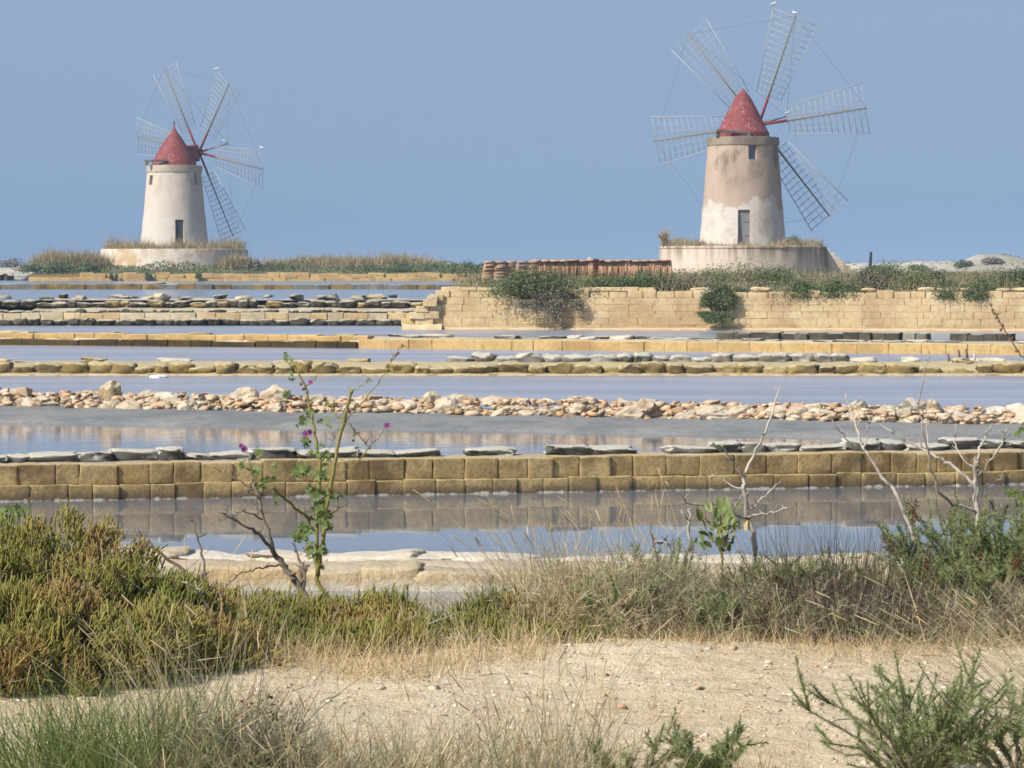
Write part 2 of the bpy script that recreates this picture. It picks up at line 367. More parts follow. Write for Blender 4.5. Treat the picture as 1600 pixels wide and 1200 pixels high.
def course(parent, name, kind, mat, p0, p1, z0, h, depth, w, wv=.2, gap=.012, hv=.04, back=0., jit=.01, tilt=.01, skip=0., start=0., rzj=.01, wob=0.):
    """a row of stones from p0 to p1, standing on z0; back = metres set back from the line"""
    d = (p1 - p0); Ln = Vector((d.x, d.y, 0)).length; t = Vector((d.x, d.y, 0)).normalized(); nrm = Vector((-t.y, t.x, 0)); rz = math.atan2(t.y, t.x)
    s = -start * w; out = []
    while s < Ln:
        ww = w * random.uniform(1 - wv, 1 + wv); hh = h * random.uniform(1 - hv, 1 + hv)
        if random.random() >= skip:
            c = p0 + t * (s + ww / 2) + nrm * (back + depth / 2 + random.uniform(-jit, jit)); c.z = z0 + hh / 2 + wob * mnoise.noise(Vector((c.x * .35, 3.7, 0))) + wob * .5 * mnoise.noise(Vector((c.x * 1.6, 9.1, 0)))
            mk = mat if isinstance(mat, str) else random.choice(mat)
            out.append(stone(parent, name, kind, mk, c, (ww - gap, depth * random.uniform(.94, 1.06), hh), rz + random.uniform(-rzj, rzj), tilt))
        s += ww
    return out
def strip_mesh(name, p0, p1, prof, mat, nx=160, amp=.02, freq=2., smooth=True):
    """a long body with the cross-section prof [(back, z)...], roughened"""
    d = p1 - p0; t = Vector((d.x, d.y, 0)); Ln = t.length; t.normalize(); nrm = Vector((-t.y, t.x, 0)); V = []
    for i in range(nx + 1):
        for (b, z) in prof:
            p = p0 + t * (Ln * i / nx) + nrm * b
            n = mnoise.noise(Vector((p.x * freq, p.y * freq, z * freq))) + .5 * mnoise.noise(Vector((p.x * freq * 3.1, p.y * freq * 3.1, z * 3)))
            n2 = mnoise.noise(Vector((p.x * freq + 40, p.y * freq, z * freq)))
            V.append((p.x + nrm.x * n2 * amp, p.y + nrm.y * n2 * amp * 1.5, z + n * amp))
    k = len(prof); Q = [(i * k + j, (i + 1) * k + j, (i + 1) * k + j + 1, i * k + j + 1) for i in range(nx) for j in range(k - 1)]
    return np_mesh(name, V, Q, smooth=smooth, mat=mat)
def sheet(name, corners, mat, label=None, kind='structure'):
    m = np_mesh(name, [tuple(c) for c in corners], [(0, 1, 2, 3)], mat=mat); return tag(obj(name, m), label, None, None, kind)

# ================================================================== THE SETTING
sheet('ground', [(-9000, -60, -.6), (9000, -60, -.6), (9000, 14000, -.6), (-9000, 14000, -.6)], M['seabed'])
sheet('sea', [(-9000, 560, -.1), (9000, 560, -.1), (9000, 13000, -.1), (-9000, 13000, -.1)], M['sea'])

# sand track under the camera, falling to the water
def sand_h(x, y):
    s = min(1, max(0, (y - 14.75 - .2 * math.sin(x * 1.3)) / 2.8)); s = s * s * (3 - 2 * s)
    b = .035 * mnoise.noise(Vector((x * .9, y * .9, 0))) + .02 * mnoise.noise(Vector((x * 2.6, y * 2.6, 3))) + .010 * mnoise.noise(Vector((x * 8, y * 8, 5))) + .006 * mnoise.noise(Vector((x * 21, y * 21, 5)))
    lip = .035 * math.exp(-((y - 13.3 - .3 * math.sin(x * .8)) / .35) ** 2)
    return .75 + (b + lip) * (1 - s) - 1.2 * s
def sand_sheet():
    xs = np.concatenate([np.linspace(-30, -4, 30), np.linspace(-3.95, 3.95, 260), np.linspace(4, 30, 30)])
    ys = np.concatenate([np.linspace(-40, 8, 14), np.linspace(8.2, 16, 230), np.linspace(16.1, 20, 24)])
    V = [(x, y, sand_h(x, y)) for y in ys for x in xs]; k = len(xs)
    Q = [(j * k + i, j * k + i + 1, (j + 1) * k + i + 1, (j + 1) * k + i) for j in range(len(ys) - 1) for i in range(k - 1)]
    return np_mesh('sand_track', V, Q, smooth=True, mat=M['sand'])
tag(obj('sand_track', sand_sheet()), kind='structure')

EXT = dict(bank=(-560, 2160), wall2=(-480, 2080), mudf=(-420, 2020))                # near rows run on past the frame
LN = {k: line_pts(a, b, 0, *EXT.get(k, (-100, 1700))) for k, (a, b) in dict(bank=(920, 930), wall2=(784, 757), mudf=(660, 690), rub=(646, 676), dbl=(587, 587), yel=(539, 554), far=(512, 522)).items()}
LW = {k: line_pts(a, b, 0, -900, 2500) for k, (a, b) in dict(bank=(920, 930), wall2=(784, 757), mudf=(660, 690), dbl=(587, 587), yel=(539, 554), far=(512, 522)).items()}
def pan(name, a, b, mat, da=.5, db=.5, z=0.):
    (a0, a1), (b0, b1) = a, b; o = Vector((0, 1, 0))
    sheet('salt_pan_water', [a0 + o * da + Vector((0, 0, z)), a1 + o * da + Vector((0, 0, z)), b1 + o * db + Vector((0, 0, z)), b0 + o * db + Vector((0, 0, z))], mat)
flat = lambda y: (Vector((-40, y, 0)), Vector((40, y, 0)))
pan('a', flat(15), LW['bank'], M['water_calm'], 0, .4)
pan('b', LW['bank'], LW['wall2'], M['water_calm'], .4, .3)
pan('c', LW['wall2'], LW['mudf'], M['water_mid'], .3, .9)
pan('d', LW['mudf'], LW['dbl'], M['water_wind'], .9, .7)
pan('e', LW['dbl'], LW['yel'], M['water_wind'], .7, .7)
pan('f', LW['yel'], flat(131), M['water_wind'], .7, 0)
XI = -2.5                                                       # left edge of the right-hand island
sheet('salt_pan_water', [(-110, 158, .6), (XI + .5, 158, .6), (XI + .5, 228, .6), (-110, 228, .6)], M['water_far'])
sheet('salt_pan_water', [(-110, 228, .6), (XI + .5, 228, .6), (XI + .5, 600, .6), (-110, 600, .6)], M['water_far'])

# ------------------------------------------------------------------ near bank of pale stones
p0, p1 = LN['bank']
T = thing('stone_bank', 'low pale stone bank at the near water edge, seen behind the bushes', 'stone bank')
obj('earth_core', strip_mesh('earth_core', p0, p1, [(.14, -.4), (.16, .05), (.2, .15), (.3, .165), (.5, .165), (.7, .16), (.9, .15), (1.1, .08), (1.2, -.4)], M['crust'], 380, .028, 3.5), T)
course(T, 'face_stone', 'ledge', 'bank_stone', p0, p1, -.12, .28, .4, .55, .4, -.05, .08, 0, .05, .03)
course(T, 'top_stone', 'slab', ('white_stone', 'white_stone', 'pale_crust'), p0, p1, .06, .14, .5, .42, .4, -.1, .25, .6, .1, .05)

# ------------------------------------------------------------------ two-course block wall with slabs on top
p0, p1 = LN['wall2']
T = thing('block_wall', 'long brown wall of two block courses capped with dark slabs, reflected in the nearest pan', 'wall')
obj('wall_core', strip_mesh('wall_core', p0, p1, [(.1, -.4), (.1, .12), (.16, .13), (.16, .33), (.24, .345), (.5, .35), (.8, .35), (.95, .2), (1, -.4)], M['crust'], 200, .012, 3), T)
course(T, 'block', 'soft', 'block', p0, p1, -.12, .265, .3, .31, .26, .003, .03, 0, .018, .015, wob=.012)
course(T, 'block', 'soft', 'block', p0, p1, .14, .208, .3, .30, .26, .003, .05, .05, .018, .018, start=.4, wob=.02, skip=.012)
course(T, 'capping_slab', 'slab', 'slab', p0, p1, .325, .115, .34, .36, .4, -.02, .3, .42, .07, .06, skip=.08)

# ------------------------------------------------------------------ mud shore and rubble bank
p0, p1 = LN['mudf']
tag(obj('mud_shore', strip_mesh('mud_shore', p0, p1, [(-.3, -.15), (0, .0), (.25, .05), (.8, .08), (1.6, .1), (2.6, .14), (3.6, .14), (5.5, .05), (6.5, -.3)], M['mud'], 260, .035, 1.1)), kind='structure')
p0 = onz(-300, 630.5, .12); p1 = onz(1900, 668.5, .12); q0 = onz(-100, 634, .12); q1 = onz(1700, 665, .12)
T = thing('rubble_bank', 'bank of loose orange and cream rubble rocks across the pans', 'rubble bank')
obj('rubble_core', strip_mesh('rubble_core', p0, p1, [(.1, .0), (.2, .13), (.5, .19), (.9, .17), (1.3, .0)], M['rubble'], 220, .05, 2), T)
d = (q1 - q0); Lq = d.length; d = (p1 - p0); Ln = Vector((d.x, d.y, 0)).length; t = d.normalized(); nr = Vector((-t.y, t.x, 0))
for k in range(262):
    f = random.random(); row = k % 3
    sz = min(.38, .155 * math.exp(random.gauss(0, .42)))
    c = q0 + t * (Lq * ((k // 3 + random.random()) / 87.4)) + nr * (.12 + row * .26 + random.uniform(-.1, .1))
    c.z = .11 + row * .075 + random.uniform(-.02, .05)
    mk = 'rubble_grey' if random.random() < .1 else 'rubble'
    stone(T, 'rock', 'crag' if sz > .24 else 'hull', mk, c, (sz * random.uniform(1.2, 2.0), sz * random.uniform(.9, 1.3), sz * random.uniform(.5, .95)), random.uniform(0, 6.3), .35)
sv = VB(); hs0 = []
for s in range(8):
    me = bm_mesh('g', hull_shape(s + 300, 11)); co = np.zeros(len(me.vertices) * 3); me.vertices.foreach_get('co', co); me.calc_loop_triangles(); hs0.append((co.reshape(-1, 3), np.array([q.vertices[:] for q in me.loop_triangles])))
for k in range(1850):
    s = min(.16, .078 * math.exp(random.gauss(0, .4))); v, tr = random.choice(hs0); a = random.uniform(0, 6.3); bk = random.uniform(-.02, .95); q = v * np.array([s * 1.7, s * 1.1, s * .65])
    q = np.stack([q[:, 0] * math.cos(a) - q[:, 1] * math.sin(a), q[:, 0] * math.sin(a) + q[:, 1] * math.cos(a), q[:, 2]], 1); c = p0 + t * (Ln * random.random()) + nr * bk
    sv.add(q + np.array([c.x, c.y, .12 + min(bk, .55) * .26 + random.uniform(-.02, .05)]), None, tr, random.random())
b_ = NB('rubble_small'); M['rubble_small'] = b_.out(b_.ramp(b_.attr('tint'), [(0, srgb(214, 176, 138, .8)), (.25, srgb(228, 208, 178, .8)), (.5, srgb(208, 168, 126, .8)), (.75, srgb(190, 168, 138, .8)), (1, srgb(232, 218, 194, .8))]), .9, b_.bump(b_.noise(14, 5, .7), .6, .02), .15)
tag(obj('small_rocks', sv.mesh('small_rocks', M['rubble_small']), T), kind='stuff')
for (u, v, wd, hg, mk) in ((172, 620, 34, 40, 'boulder'), (262, 622, 40, 16, 'white_stone'), (385, 626, 52, 34, 'boulder'), (432, 622, 46, 36, 'boulder'), (715, 636, 64, 34, 'boulder'),
                           (905, 640, 44, 28, 'rubble_grey'), (1265, 646, 92, 16, 'boulder'), (1270, 662, 70, 18, 'rubble'), (1340, 642, 30, 26, 'boulder'), (1385, 654, 44, 34, 'rubble_grey'),
                           (1425, 650, 40, 44, 'rubble_grey'), (1458, 645, 24, 34, 'boulder'), (1560, 644, 34, 16, 'white_stone'), (1590, 640, 36, 18, 'white_stone'), (1150, 650, 40, 22, 'boulder'),
                           (60, 632, 40, 18, 'rubble'), (560, 640, 44, 20, 'rubble'), (660, 640, 44, 22, 'boulder'), (1050, 650, 40, 20, 'rubble'), (1300, 660, 36, 22, 'boulder')):
    D = q0.y + (q1.y - q0.y) * (u + 100) / 1800 + .45; c = at(u, v, D); s = D / FPX
    stone(T, 'boulder', 'crag', mk, c, (wd * s * 1.1, wd * s * .9, hg * s * 1.15), random.choice((0, .3, -.3)), .08)

# ------------------------------------------------------------------ double stone dike
p0, p1 = LN['dbl']
T = thing('stone_dike', 'dike of two rows of rounded grey and olive boulders in the middle pans', 'dike')
obj('earth_core', strip_mesh('earth_core', p0, p1, [(.2, -.4), (.25, .1), (.5, .17), (1, .22), (1.5, .26), (1.9, .2), (2, -.4)], M['olive_stone'], 200, .03, 1.5), T)
obj('footing', strip_mesh('footing', p0, p1, [(-.25, -.3), (-.05, .03), (.2, .06), (.35, -.3)], M['olive_stone'], 200, .02, 2), T)
um = lambda u: p0.lerp(p1, (u + 100) / 1800)
course(T, 'stone', 'round', 'olive_stone', um(-100), um(1452), -.05, .28, .55, .48, .35, -.07, .2, .05, .06, .06)
course(T, 'stone', 'round', 'olive_stone', um(1530), um(1700), -.05, .28, .55, .48, .35, -.07, .2, .05, .06, .06)
course(T, 'cap_stone', 'round', 'grey_stone', um(700), um(1335), .12, .27, .6, .46, .35, -.07, .2, 1.3, .06, .06)
course(T, 'cap_stone', 'slab', ('white_stone', 'olive_stone', 'tufa_low'), um(-100), um(700), .17, .12, .5, .6, .4, .02, .3, 1.35, .1, .06, skip=.45)
course(T, 'cap_stone', 'slab', ('white_stone', 'olive_stone'), um(1335), um(1700), .17, .13, .5, .5, .4, .02, .3, 1.35, .1, .06, skip=.4)
for (u, v, wd, hg) in ((1500, 568, 40, 16), (1525, 574, 22, 14), (1478, 574, 30, 8)):
    c = at(u, v, 71.2); stone(T, 'mud_lump', 'crag', 'olive_stone', c, (wd / 74, wd / 90, hg / 70), 0, .05)
def salt_heap(u, v, wd, hg, label):
    bm = crag_shape(u, 3, .2); c = onz(u, v + 3, 0) + Vector((0, .1, 0))
    for q in bm.verts: q.co.z = max(q.co.z, -.1); 
    o = obj('salt_heap', bm_mesh('salt_heap', bm, M['salt'], True), None, c, (0, 0, 0), (wd / 75, .5, hg / 75 * 2)); tag(o, label, 'salt', 'white salt heaps against the boulder dike')
salt_heap(458, 583, 34, 9, 'small white salt heap on the boulder dike behind the flowering mallow'); salt_heap(706, 582, 26, 8, 'white salt heap filling a gap in the boulder dike, left of the pair')
salt_heap(800, 582, 20, 9, 'white salt heap filling a gap in the boulder dike, right of the pair'); salt_heap(247, 587, 26, 4, 'thin flat salt patch at the foot of the boulder dike')
for (u, v0, v1, lb) in ((1482, 570, 552, 'short thin stake, leftmost at the break in the boulder dike'), (1499, 566, 546, 'dark upright stake at the break in the boulder dike'),
                    (1511, 564, 545, 'leaning stake beside the dark one at the boulder dike'), (1521, 572, 551, 'pale stake, rightmost at the break in the boulder dike')):
    a = at(u, v0, 71.4); b = at(u + random.uniform(-2, 2), v1, 71.4); vb = VB(); tube(vb, [a - Vector((0, 0, .1)), a.lerp(b, .5) + Vector((.01, 0, 0)), b], [.03, .027, .022], 6)
    tag(obj('wooden_stake', vb.mesh('wooden_stake', M['bone_wood' if v1 == 551 else 'dark_wood'], True)), lb, 'stake', 'stakes at the broken dike')

# ------------------------------------------------------------------ yellow kerb wall
p0, p1 = LN['yel']; um = lambda u: p0.lerp(p1, (u + 100) / 1800)
T = thing('kerb_wall', 'low yellow block wall across the pans with flat grey stones on its top', 'wall')
obj('wall_core', strip_mesh('wall_core', p0, p1, [(.12, -.4), (.14, .2), (.34, .26), (1.5, .29), (2.6, .3), (2.8, -.4)], M['pale_crust'], 160, .025, .9), T)
course(T, 'wet_block', 'soft', 'tufa_algae', um(-100), um(604), -.1, .27, .4, .62, .3, .006, .08, 0, .03, .02)
course(T, 'block', 'soft', 'tufa_low', um(-100), um(604), .17, .17, .5, .75, .3, .004, .08, .14, .03, .02)
course(T, 'block', 'block', 'tufa_low', um(613), um(1700), -.1, .35, .4, .72, .25, .008, .03, 0, .012, .01)
course(T, 'flat_stone', 'slab', ('grey_stone', 'white_stone', 'dark_stone'), um(630), um(1120), .25, .1, .5, .62, .35, .03, .3, 1.2, .25, .05, skip=.3)
course(T, 'flat_stone', 'slab', ('pale_crust', 'olive_stone'), um(-60), um(600), .26, .09, .5, .7, .35, .03, .3, 1.1, .25, .05, skip=.55)
course(T, 'dark_block', 'soft', 'dark_stone', um(1140), um(1400), .24, .24, .5, .42, .25, .01, .14, 1.6, .06, .04)
course(T, 'dark_block', 'soft', 'grey_stone', um(1418), um(1452), .24, .24, .5, .3, .2, .01, .1, 1.6, .04, .03)
course(T, 'dark_block', 'soft', 'dark_stone', um(1486), um(1572), .24, .24, .5, .42, .25, .01, .14, 1.6, .06, .04)
course(T, 'flat_stone', 'slab', ('white_stone', 'grey_stone'), um(1120), um(1700), .25, .07, .6, .7, .35, .05, .3, .75, .15, .04, skip=.3)

# ------------------------------------------------------------------ left berm with its rows of stones
xl, xr = ux(-120, 127), XI
T = thing('stepped_dike', 'stepped dike of dark stone rows and a pale block course, left of the tall wall', 'dike')
a0, a1 = Vector((xl, 126.5, 0)), Vector((xr, 126.5, 0))
obj('earth_core', strip_mesh('earth_core', a0, a1, [(.2, -.4), (.25, .1), (6, .06), (10.8, .04), (11, .16), (13, .1), (20, .08), (21, .12), (29, .16), (31, .3), (33, .6), (35, .66), (37, .3)], M['pale_crust'], 120, .06, .6), T)
course(T, 'dark_stone', 'round', 'dark_stone', Vector((xl, 126.5, 0)), Vector((ux(688, 126.5), 126.5, 0)), -.04, .28, .6, .62, .3, .01, .14, 0, .1, .05)
b0, b1 = Vector((ux(-120, 137), 137, 0)), Vector((ux(660, 137), 137, 0))
course(T, 'pale_block', 'soft', ('pale_crust', 'pale_crust', 'tufa'), b0, b1, .02, .3, .5, .85, .3, .015, .08, 0, .04, .02)
b0, b1 = Vector((ux(-120, 147), 147, 0)), Vector((ux(640, 147), 147, 0))
course(T, 'dark_stone', 'round', 'dark_stone', b0, b1, .05, .25, .6, .5, .35, -.04, .2, 0, .15, .06, skip=.03)
b0, b1 = Vector((ux(-120, 157), 157, 0)), Vector((ux(650, 157), 157, 0))
course(T, 'dark_stone', 'round', ('dark_stone', 'dark_stone', 'olive_stone'), b0, b1, .26, .31, .8, .6, .4, -.06, .25, 0, .2, .08, skip=.03)
for k in range(34):
    u = random.uniform(140, 640) if k > 6 else random.uniform(-60, 140); c = at(u, 0, 160 + random.uniform(-1, 3)); c.z = .64 + random.uniform(0, .12); s = random.uniform(.3, .75)
    stone(T, 'loose_stone', 'hull', random.choice(('grey_stone', 'pale_crust', 'dark_stone')), c, (s * 1.4, s, s * .45), random.uniform(0, 6), .1)

# ------------------------------------------------------------------ tall wall of yellow tufa blocks
fa = Vector((ux(688, 119.5), 119.5, 0)); fb = Vector((ux(1720, 116), 116, 0))
T = thing('tufa_wall', 'tall wall of yellow tufa blocks along the water below the right windmill', 'wall')
obj('wall_core', strip_mesh('wall_core', fa, fb, [(.16, -.4), (.16, 1.18), (.3, 1.22), (.9, 1.22), (1, -.4)], M['core'], 40, .005, 1), T)
H = .235; Lf = (fb - fa).length; tt = (fb - fa).normalized()
for r in range(6):
    if r < 5: course(T, 'block', 'block', 'tufa', fa, fb, -.06 + r * H, H - .002, .42, .76, .34, .003, .0, .012 * r, .012, .006, start=random.random(), rzj=.006)
    else: course(T, 'block', 'soft', 'tufa', fa, fb, -.06 + r * H, H, .4, .62, .3, .02, .2, .08, .05, .03, start=.3)
course(T, 'coping_block', 'soft', 'tufa', fa, fa + tt * 7.3, -.06 + 6 * H, .13, .4, .7, .2, .02, .1, .1, .03, .02)
for (u0, u1) in ((1352, 1372), (1440, 1476), (1478, 1512), (1560, 1600), (1600, 1660), (1180, 1206), (1085, 1100)):
    a = Vector((ux(u0, 118), 118, 0)); b = Vector((ux(u1, 118), 118, 0)); 
    course(T, 'coping_block', 'round', 'tufa', fa.lerp(fb, (u0 - 688) / 1032), fa.lerp(fb, (u1 - 688) / 1032), -.06 + 6 * H, .13, .4, .6, .2, .02, .2, .12, .05, .04)
obj('plinth', strip_mesh('plinth', fa, fb, [(-.16, -.3), (-.14, .03), (-.02, .1), (.05, -.3)], M['tufa'], 120, .02, .8), T)
# broken buttress at the left end
T = thing('stepped_buttress', 'broken stepped buttress of yellow blocks at the left end of the tall wall', 'buttress')
for (u, v, wd, hg) in ((640, 503, 26, 10), (664, 503, 28, 11), (684, 503, 20, 11), (652, 493, 24, 10), (674, 492, 24, 11), (660, 483, 20, 9), (680, 482, 20, 10), (672, 474, 22, 9), (682, 465, 22, 9), (676, 466, 16, 7)):
    c = at(u, v, 119.65 + random.uniform(-.1, .2)); stone(T, 'block', 'soft', 'tufa', c, (wd / 44.8, .6, hg / 44.8 * 1.08), random.uniform(-.05, .05), .03)
obj('footing', strip_mesh('footing', Vector((ux(628, 119), 119.2, 0)), Vector((ux(690, 119), 119.2, 0)), [(-.1, -.3), (0, .1), (.5, .25), (1, .3), (1.2, -.3)], M['tufa'], 20, .05, 2), T)

# ------------------------------------------------------------------ islands and far shores
def hills(name, x0, x1, y0, y1, fn, mat, nx, ny):
    xs = np.linspace(x0, x1, nx); ys = np.linspace(y0, y1, ny)
    V = [(x, y, fn(x, y)) for y in ys for x in xs]
    Q = [(j * nx + i, j * nx + i + 1, (j + 1) * nx + i + 1, (j + 1) * nx + i) for j in range(ny - 1) for i in range(nx - 1)]
    return tag(obj(name, np_mesh(name, V, Q, smooth=True, mat=M[mat])), kind='structure')
nz = lambda x, y, f, s=0: mnoise.noise(Vector((x * f, y * f, s)))
hills('island_ground', XI, 75, 119.9, 420, lambda x, y: (1.28 + .1 * nz(x, y, .2) + .08 * nz(x, y, .6)) if x > XI + .1 and y < 415 else -.3, 'island', 120, 240)
def left_isle(x, y):
    e = min(1, max(0, (y - 337.5) / 1.2)) * min(1, max(0, (x + 49) / 3)) * min(1, max(0, (470 - y) / 8))
    return (1.25 + min(1, (y - 338) / 12) * .65 + .15 * nz(x, y, .15) + .1 * nz(x, y, .5)) * e - .3 * (1 - e)
hills('island_ground', -52, XI + 3, 336, 474, left_isle, 'island', 110, 110)
def shore(x, y):
    e = math.exp(-((y - 505) / 22) ** 2); p = max(0, nz(x, y, .05) + .6 * nz(x, y, .16, 2) + .3)
    return e * (2.3 + 1.7 * p * (1 if x > 48 else .6) + .5 * nz(x, y, .3, 4)) - .5
hills('far_shore', -120, 130, 455, 552, shore, 'dune', 260, 40)

# low yellow quay of the left island
qa, qb = Vector((ux(45, 337), 337, 0)), Vector((ux(735, 337), 337, 0)); um = lambda u: qa.lerp(qb, (u - 45) / 690)
T = thing('quay_wall', 'low yellow quay wall along the island of the left windmill', 'wall')
obj('wall_core', strip_mesh('wall_core', qa, qb, [(.3, .2), (.3, 1.15), (1.5, 1.25), (1.6, .2)], M['core'], 60, .03, .4), T)
course(T, 'block', 'soft', 'tufa_low', um(45), um(125), .3, .62, .9, 1.6, .3, .02, .1, 0, .08, .02)
course(T, 'block', 'soft', 'tufa_low', um(125), um(735), .3, .58, .9, 1.5, .3, .01, .1, 0, .08, .02)
course(T, 'block', 'soft', 'tufa_low', um(125), um(735), .88, .46, .9, 1.5, .35, .0, .2, .1, .12, .04)
# low stone dike between the two far pans
T = thing('far_stone_dike', 'thin grey stone dike crossing the far left pan', 'dike')
qa, qb = Vector((ux(-120, 227), 227, 0)), Vector((XI, 227, 0))
obj('earth_core', strip_mesh('earth_core', qa, qb, [(.2, .3), (.25, .8), (.9, .86), (1.2, .8), (1.3, .3)], M['pale_crust'], 80, .03, .4), T)
course(T, 'stone', 'soft', ('olive_stone', 'grey_stone'), qa, qb, .52, .42, .7, 1.15, .3, .0, .1, 0, .06, .03)
c = at(251, 443, 227.6); stone(T, 'stone', 'round', 'grey_stone', Vector((c.x, c.y, .95)), (.7, .5, .3))
# dark rock groyne at far left
T = thing('rock_groyne', 'low line of dark rocks in the water at the far left edge', 'groyne')
course(T, 'rock', 'hull', 'dark_stone', Vector((ux(-150, 345), 345, 0)), Vector((ux(46, 345), 345, 0)), .45, .8, 1.5, 1.1, .3, -.2, .3, 0, .3, .2)

# ================================================================== WINDMILLS
def plaster(name, split, low, up, stain, dirt, seed):
    b = NB(name); tcn = b.n('ShaderNodeTexCoord'); b.pos = None
    sx = b.n('ShaderNodeSeparateXYZ'); b.l(tcn.outputs['Object'], sx.inputs[0])
    n0 = b.noise(.35, 4, .6); n1 = b.noise(1.1, 6, .65); n2 = b.noise(5, 6, .7); ns = b.noise(1.3, 5, .65, (1, 1, .12))
    zz = b.math('ADD', sx.outputs['Z'], b.rng(n0, .2, .8, -1.6, 1.6, False)); zz = b.math('ADD', zz, b.rng(n2, .2, .8, -.25, .25, False))
    c = b.mix(b.rng(zz, split - .12, split + .12), low, up)
    c = b.mix(b.rng(n1, .45, .7, 0, .7), c, stain)
    top = b.rng(sx.outputs['Z'], split, split + 4, 0, 1)
    c = b.mix(b.math('MULTIPLY', b.math('MULTIPLY', b.rng(n0, .42, .58), b.rng(ns, .34, .6)), b.math('ADD', b.math('MULTIPLY', top, .75), .08)), c, dirt)
    c = b.mix(b.math('MULTIPLY', b.rng(n2, .56, .7), .4), c, tuple(q * .6 for q in stain[:3]) + (1,))
    return b.out(c, .93, b.bump(b.math('ADD', n1, b.math('MULTIPLY', n2, .6)), .6, .05), .1)
def platform_mat(name, base, patch, amt, green):
    b = NB(name); n0 = b.noise(.5, 5, .65); ns = b.noise(1.6, 4, .6, (1, 1, .08)); n2 = b.noise(4, 5, .7)
    tcn = b.n('ShaderNodeTexCoord'); sx = b.n('ShaderNodeSeparateXYZ'); b.l(tcn.outputs['Object'], sx.inputs[0])
    c = b.mix(b.rng(n0, .48, .6, 0, amt), base, patch)
    c = b.mix(b.math('MULTIPLY', b.rng(ns, .42, .6), b.rng(sx.outputs['Z'], -1.9, -.1, .05, .9)), c, green)
    c = b.mix(b.rng(n2, .55, .75, 0, .3), c, tuple(q * .6 for q in base[:3]) + (1,))
    return b.out(c, .93, b.bump(b.math('ADD', n0, n2), .5, .05), .1)
def red_mat(name):
    b = NB(name); n1 = b.noise(1.5, 5, .65); n2 = b.noise(6.5, 5, .7); n3 = b.noise(2.2, 3, .5, (1, 1, .4))
    c = b.mix(b.rng(n1, .3, .7), srgb(164, 74, 72, .52), srgb(178, 98, 94, .52))
    c = b.mix(b.math('MULTIPLY', b.rng(n2, .575, .64), b.rng(n3, .4, .58)), c, srgb(226, 196, 188, .8))
    return b.out(c, .7, b.bump(n2, .3, .02), .25)
M['plaster_r'] = plaster('plaster_r', 3.2, srgb(234, 227, 216, .7), srgb(208, 186, 166, .7), srgb(206, 184, 164, .76), srgb(122, 110, 94, .72), 1)
M['plaster_l'] = plaster('plaster_l', 3.6, srgb(236, 230, 218, .66), srgb(224, 212, 196, .75), srgb(218, 202, 184, .8), srgb(182, 170, 144, .78), 2)
M['plat_r'] = platform_mat('plat_r', srgb(224, 209, 193, .82), srgb(216, 188, 166, .8), .5, srgb(158, 144, 118, .75))
M['plat_l'] = platform_mat('plat_l', srgb(232, 222, 208, .85), srgb(208, 174, 128, .8), .95, srgb(216, 200, 176, .8))
M['ring'] = stone_mat('ring', [srgb(176, 160, 140, .75), srgb(186, 170, 148, .75)], 1.5, .04, srgb(120, 108, 94, .7), .7)
M['ring_l'] = stone_mat('ring_l', [srgb(206, 194, 172, .8), srgb(212, 200, 180, .8)], 1.5, .04, srgb(168, 154, 132, .7), .6)
M['red'] = red_mat('red')
def solid(name, c, rough=.8, sp=.2):
    b = NB(name); n = b.noise(6, 4, .6); return b.out(b.mix(b.rng(n, .3, .7), c, tuple(q * .75 for q in c[:3]) + (1,)), rough, None, sp)
M['door_grey'] = solid('door_grey', srgb(150, 150, 148, .75)); M['door_dark'] = solid('door_dark', srgb(84, 86, 88, .7)); M['pane'] = solid('pane', srgb(120, 132, 146, .75), .25, .5)
M['spar'] = solid('spar', srgb(156, 144, 122, .8)); M['lath'] = solid('lath', srgb(196, 196, 190, .85)); M['wire'] = solid('wire', srgb(120, 122, 126, .7)); M['red_iron'] = solid('red_iron', srgb(160, 70, 62, .75)); M['black_iron'] = solid('black_iron', srgb(60, 56, 54, .7))
M['feather'] = solid('feather', (.85, .85, .84, 1), .7); M['wing'] = solid('wing', srgb(176, 180, 186, .8), .7); M['beak'] = solid('beak', srgb(206, 160, 60, .8), .5)

